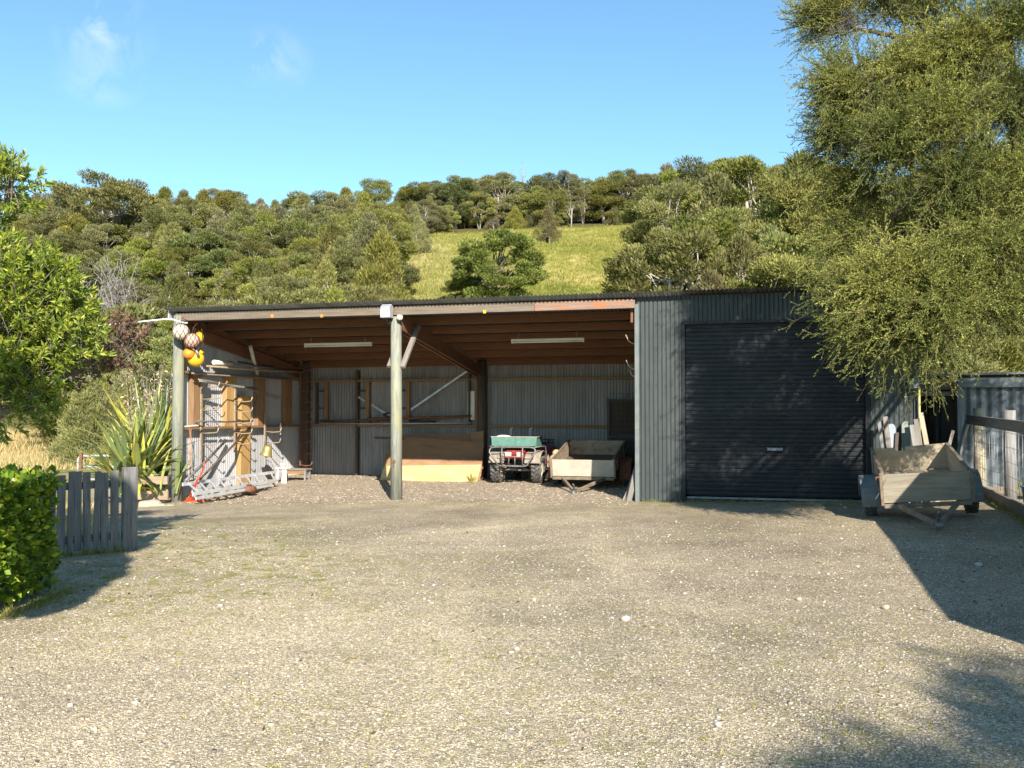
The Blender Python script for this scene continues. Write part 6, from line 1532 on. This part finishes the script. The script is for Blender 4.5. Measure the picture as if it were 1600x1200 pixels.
# ------------------------------------------------------------------ loose stones and wood chips
rng = np.random.default_rng(31)
def pebbles(n):
    Y = 2.4*(1-rng.random(n)*(1-(2.4/14.0)**0.75))**(-1/0.75); X = Y*rng.uniform(-0.60, 0.60, n)
    s = np.exp(rng.normal(math.log(0.0041), 0.40, n)); s = np.where(rng.random(n) < 0.006, s*2.4, s); s = np.clip(s, 0.0025, 0.022)*np.clip(0.7+Y*0.05, 0.8, 1.25)
    ok = (X > -0.47*Y-0.3) | (Y < 7); Z = bump_yard(X, Y)
    cube = np.array([(x, y, z) for z in (-1, 1) for (x, y) in ((-1, -1), (1, -1), (1, 1), (-1, 1))], float)/1.6
    V = cube[None]*(1+rng.normal(size=(n, 8, 3))*0.22)*np.stack([s*rng.uniform(0.8, 1.5, n), s*rng.uniform(0.8, 1.3, n), s*rng.uniform(0.5, 0.85, n)], 1)[:, None, :]
    a = rng.uniform(0, 2*PI, n); ca, sa = np.cos(a)[:, None], np.sin(a)[:, None]
    V = np.stack([V[:, :, 0]*ca-V[:, :, 1]*sa, V[:, :, 0]*sa+V[:, :, 1]*ca, V[:, :, 2]], 2)+np.stack([X, Y, Z+s*0.22], 1)[:, None, :]
    f = np.array([(0, 3, 2, 1), (4, 5, 6, 7), (0, 1, 5, 4), (1, 2, 6, 5), (2, 3, 7, 6), (3, 0, 4, 7)])
    F = (np.arange(n)*8)[:, None, None]+f[None]
    T = np.repeat(rng.random(n), 6)
    m, nt, b = newmat('loose_stones'); at = nd(nt, 'ShaderNodeAttribute', attribute_name='tint')
    nt.links.new(ramp(nt, at.outputs['Fac'], [(0.0, (0.15, 0.14, 0.125)), (0.2, (0.27, 0.25, 0.205)), (0.5, (0.39, 0.355, 0.285)), (0.8, (0.45, 0.41, 0.33)), (0.985, (0.48, 0.45, 0.385)), (1.0, (0.56, 0.54, 0.50))]), b.inputs['Base Color'])
    b.inputs['Roughness'].default_value = 0.9; b.inputs['Specular IOR Level'].default_value = 0.25
    me = quads('loose_gravel', V.reshape(-1, 3), F.reshape(-1, 4), T, m); o = bpy.data.objects.new('loose_gravel', me); put(o)
    tag(o, 'loose grey and tan stones scattered over the gravel yard', 'gravel', None, 'stuff')
pebbles(110000)
def chips(n):
    u = rng.uniform(-9.4, -0.05, n); v = np.where(rng.random(n) < 0.12, -0.1+0.45*rng.normal(size=n), 0.1+5.2*rng.random(n)); v = np.clip(v, -1.2, 5.35); x = GX+u*CT+v*ST; y = GY-u*ST+v*CT
    P = np.stack([x, y, bump_yard(x, y)+0.004+rng.random(n)*0.006], 1); D = np.stack([rng.normal(size=n), rng.normal(size=n), rng.normal(size=n)*0.18], 1); L = rng.uniform(0.02, 0.065, n)
    me = leaf_mesh('wood_chips', P, D, L, L*0.24, rng.random(n), leafmat('chip_wood', [(0.0, (0.17, 0.135, 0.10)), (0.5, (0.33, 0.275, 0.205)), (1.0, (0.52, 0.455, 0.355))], trans=0, rough=0.85, spec=0.2))
    o = bpy.data.objects.new('wood_chips', me); put(o); tag(o, 'bark and wood chip litter covering the shed floor', 'wood chips', None, 'stuff')
chips(15000)
def moss(n):
    X = []; 
    while len(X) < n:
        Y = 2.6+10*rng.random()**1.4; x = Y*rng.uniform(-0.5, 0.56)
        if vnoise(x*3.1, Y*3.1, 1.0, 9) > 0.42 or float(a_moss(np.array(x), np.array(Y))) > rng.random()*1.2: X.append((x, Y))
    X = np.array(X); C = np.repeat(np.stack([X[:, 0], X[:, 1], bump_yard(X[:, 0], X[:, 1])], 1), 9, 0); k = len(C)
    C[:, :2] += rng.normal(size=(k, 2))*0.016
    D = np.stack([rng.normal(size=k)*0.8, rng.normal(size=k)*0.8, np.ones(k)*0.8], 1); L = rng.uniform(0.006, 0.02, k)
    me = leaf_mesh('moss', C, D, L, L*0.35, rng.random(k), leafmat('moss_green', [(0.0, (0.12, 0.12, 0.02)), (0.6, (0.25, 0.24, 0.03)), (1.0, (0.42, 0.38, 0.07))], trans=0.15, spec=0.2))
    o = bpy.data.objects.new('moss', me); put(o); tag(o, 'tiny yellow green moss tufts in the gravel', 'moss', None, 'stuff')
moss(1500)

def weeds(n):
    k = rng.integers(0, 4, n); t = rng.random(n); j = rng.normal(size=n)
    gx = GX+(t*4.7)*CT-0.12*ST; gy = GY-(t*4.7)*ST-0.12*CT
    X = np.select([k == 0, k == 1, k == 2, k == 3], [gx+j*0.03, -5.1+0.62*t+j*0.05, -4.0+np.abs(j)*0.06, 6.7+2.0*t*0.9+j*0.06]); Y = np.select([k == 0, k == 1, k == 2, k == 3], [gy+j*0.08, 10.5+0.72*t+j*0.06, 6.8+1.9*t, 12.3+5.4*t])
    C = np.repeat(np.stack([X, Y, bump_yard(X, Y)], 1), 7, 0); q = len(C); C[:, :2] += rng.normal(size=(q, 2))*0.025
    D = np.stack([rng.normal(size=q)*0.6, rng.normal(size=q)*0.6, np.ones(q)], 1); L = rng.uniform(0.02, 0.10, q)
    me = leaf_mesh('weeds', C, D, L, 0.007, rng.random(q), LM['grass']); o = bpy.data.objects.new('weeds', me); put(o); tag(o, 'sparse grass and weeds along the foot of the garage, gate, hedge and fence', 'weeds', None, 'stuff')
weeds(420)
def litter(n):
    Y = 2.8+11*rng.random(n); X = Y*rng.uniform(-0.5, 0.55, n); m_ = rng.random(n) < 0.45; X = np.where(m_, np.where(rng.random(n) < 0.5, -3.9+rng.normal(size=n)*0.5, 5.0+rng.normal(size=n)*0.9), X); Y = np.where(m_, 8+5*rng.random(n), Y)
    P = np.stack([X, Y, bump_yard(X, Y)+0.008], 1); D = np.stack([rng.normal(size=n), rng.normal(size=n), rng.normal(size=n)*0.2], 1); L = rng.uniform(0.02, 0.06, n)
    me = leaf_mesh('leaf_litter', P, D, L, L*0.4, rng.random(n), leafmat('dead_leaf', [(0.0, (0.07, 0.045, 0.03)), (0.6, (0.2, 0.125, 0.065)), (1.0, (0.36, 0.26, 0.13))], trans=0, rough=0.8, spec=0.2)); o = bpy.data.objects.new('leaf_litter', me); put(o); tag(o, 'scattered dead brown leaves lying on the gravel', 'leaf litter', None, 'stuff')
litter(420)

# ------------------------------------------------------------------ sky, sun, camera
w = bpy.data.worlds.new('World'); sc.world = w; w.use_nodes = True
nt = w.node_tree; bg = nt.nodes['Background']
sky = nd(nt, 'ShaderNodeTexSky', sky_type='NISHITA'); sky.sun_disc = False
sky.sun_elevation = math.asin(-SUN.z); sky.sun_rotation = math.atan2(-SUN.x, -SUN.y)
sky.altitude = 50; sky.air_density = 1.0; sky.dust_density = 0.25; sky.ozone_density = 1.6
tc = nd(nt, 'ShaderNodeTexCoord')
def wisp(px, py, rx, ry, sc_, amt, seed, base):
    d = Vector(ray(px, py)).normalized()
    mp = nd(nt, 'ShaderNodeMapping'); mp.inputs['Location'].default_value = (-d.x, -d.y, -d.z); nt.links.new(tc.outputs['Generated'], mp.inputs[0])
    m2 = nd(nt, 'ShaderNodeMapping'); m2.inputs['Scale'].default_value = (1/rx, 1/rx, 1/ry); nt.links.new(mp.outputs[0], m2.inputs[0])
    ln = nd(nt, 'ShaderNodeVectorMath', operation='LENGTH'); nt.links.new(m2.outputs[0], ln.inputs[0])
    fall = ramp(nt, ln.outputs['Value'], [(0.0, 1.0), (1.0, 0.0)])
    m3 = nd(nt, 'ShaderNodeMapping'); m3.inputs['Location'].default_value = (seed, 0, 0); m3.inputs['Rotation'].default_value = (0, 0.6, 0); m3.inputs['Scale'].default_value = (1, 1, 0.7); nt.links.new(tc.outputs['Generated'], m3.inputs[0])
    n = ramp(nt, noise(nt, m3.outputs[0], sc_, 8, 0.62, 0.5), [(0.42, 0.0), (0.8, 1.0)])
    mu = nd(nt, 'ShaderNodeMath', operation='MULTIPLY'); nt.links.new(fall, mu.inputs[0]); nt.links.new(n, mu.inputs[1])
    m4 = nd(nt, 'ShaderNodeMath', operation='MULTIPLY'); m4.inputs[1].default_value = amt; nt.links.new(mu.outputs[0], m4.inputs[0])
    return mixc(nt, m4.outputs[0], base, (8.5, 8.8, 9.2))
c = mixc(nt, 1.0, sky.outputs[0], (1.06, 1.40, 1.46), 'MULTIPLY')
c = wisp(160, 45, 0.05, 0.045, 22, 0.75, 1.3, c)
c = wisp(155, 122, 0.045, 0.03, 24, 0.4, 4.3, c)
c = wisp(428, 95, 0.04, 0.035, 26, 0.5, 2.7, c)
nt.links.new(c, bg.inputs[0]); bg.inputs[1].default_value = 0.072
ld = bpy.data.lights.new('sun', 'SUN'); ld.energy = 5.0; ld.angle = math.radians(0.53); ld.color = (1.0, 0.915, 0.80)
lo = bpy.data.objects.new('sun', ld); lo.rotation_euler = SUN.to_track_quat('-Z', 'Y').to_euler(); put(lo)
cd = bpy.data.cameras.new('camera'); cd.sensor_width = 36; cd.lens = FPX/1600*36; cd.clip_start = 0.05; cd.clip_end = 2000
co = bpy.data.objects.new('camera', cd); co.location = (0, 0, CAMZ); co.rotation_euler = (PI/2+PITCH, 0, 0); put(co); sc.camera = co
sc.view_settings.view_transform = 'Standard'; sc.view_settings.look = 'None'; sc.view_settings.gamma = 1.0; sc.view_settings.exposure = 1.06
sc.view_settings.use_curve_mapping = False
sc.cycles.use_denoising = True
sc.cycles.max_bounces = 8; sc.cycles.transparent_max_bounces = 8
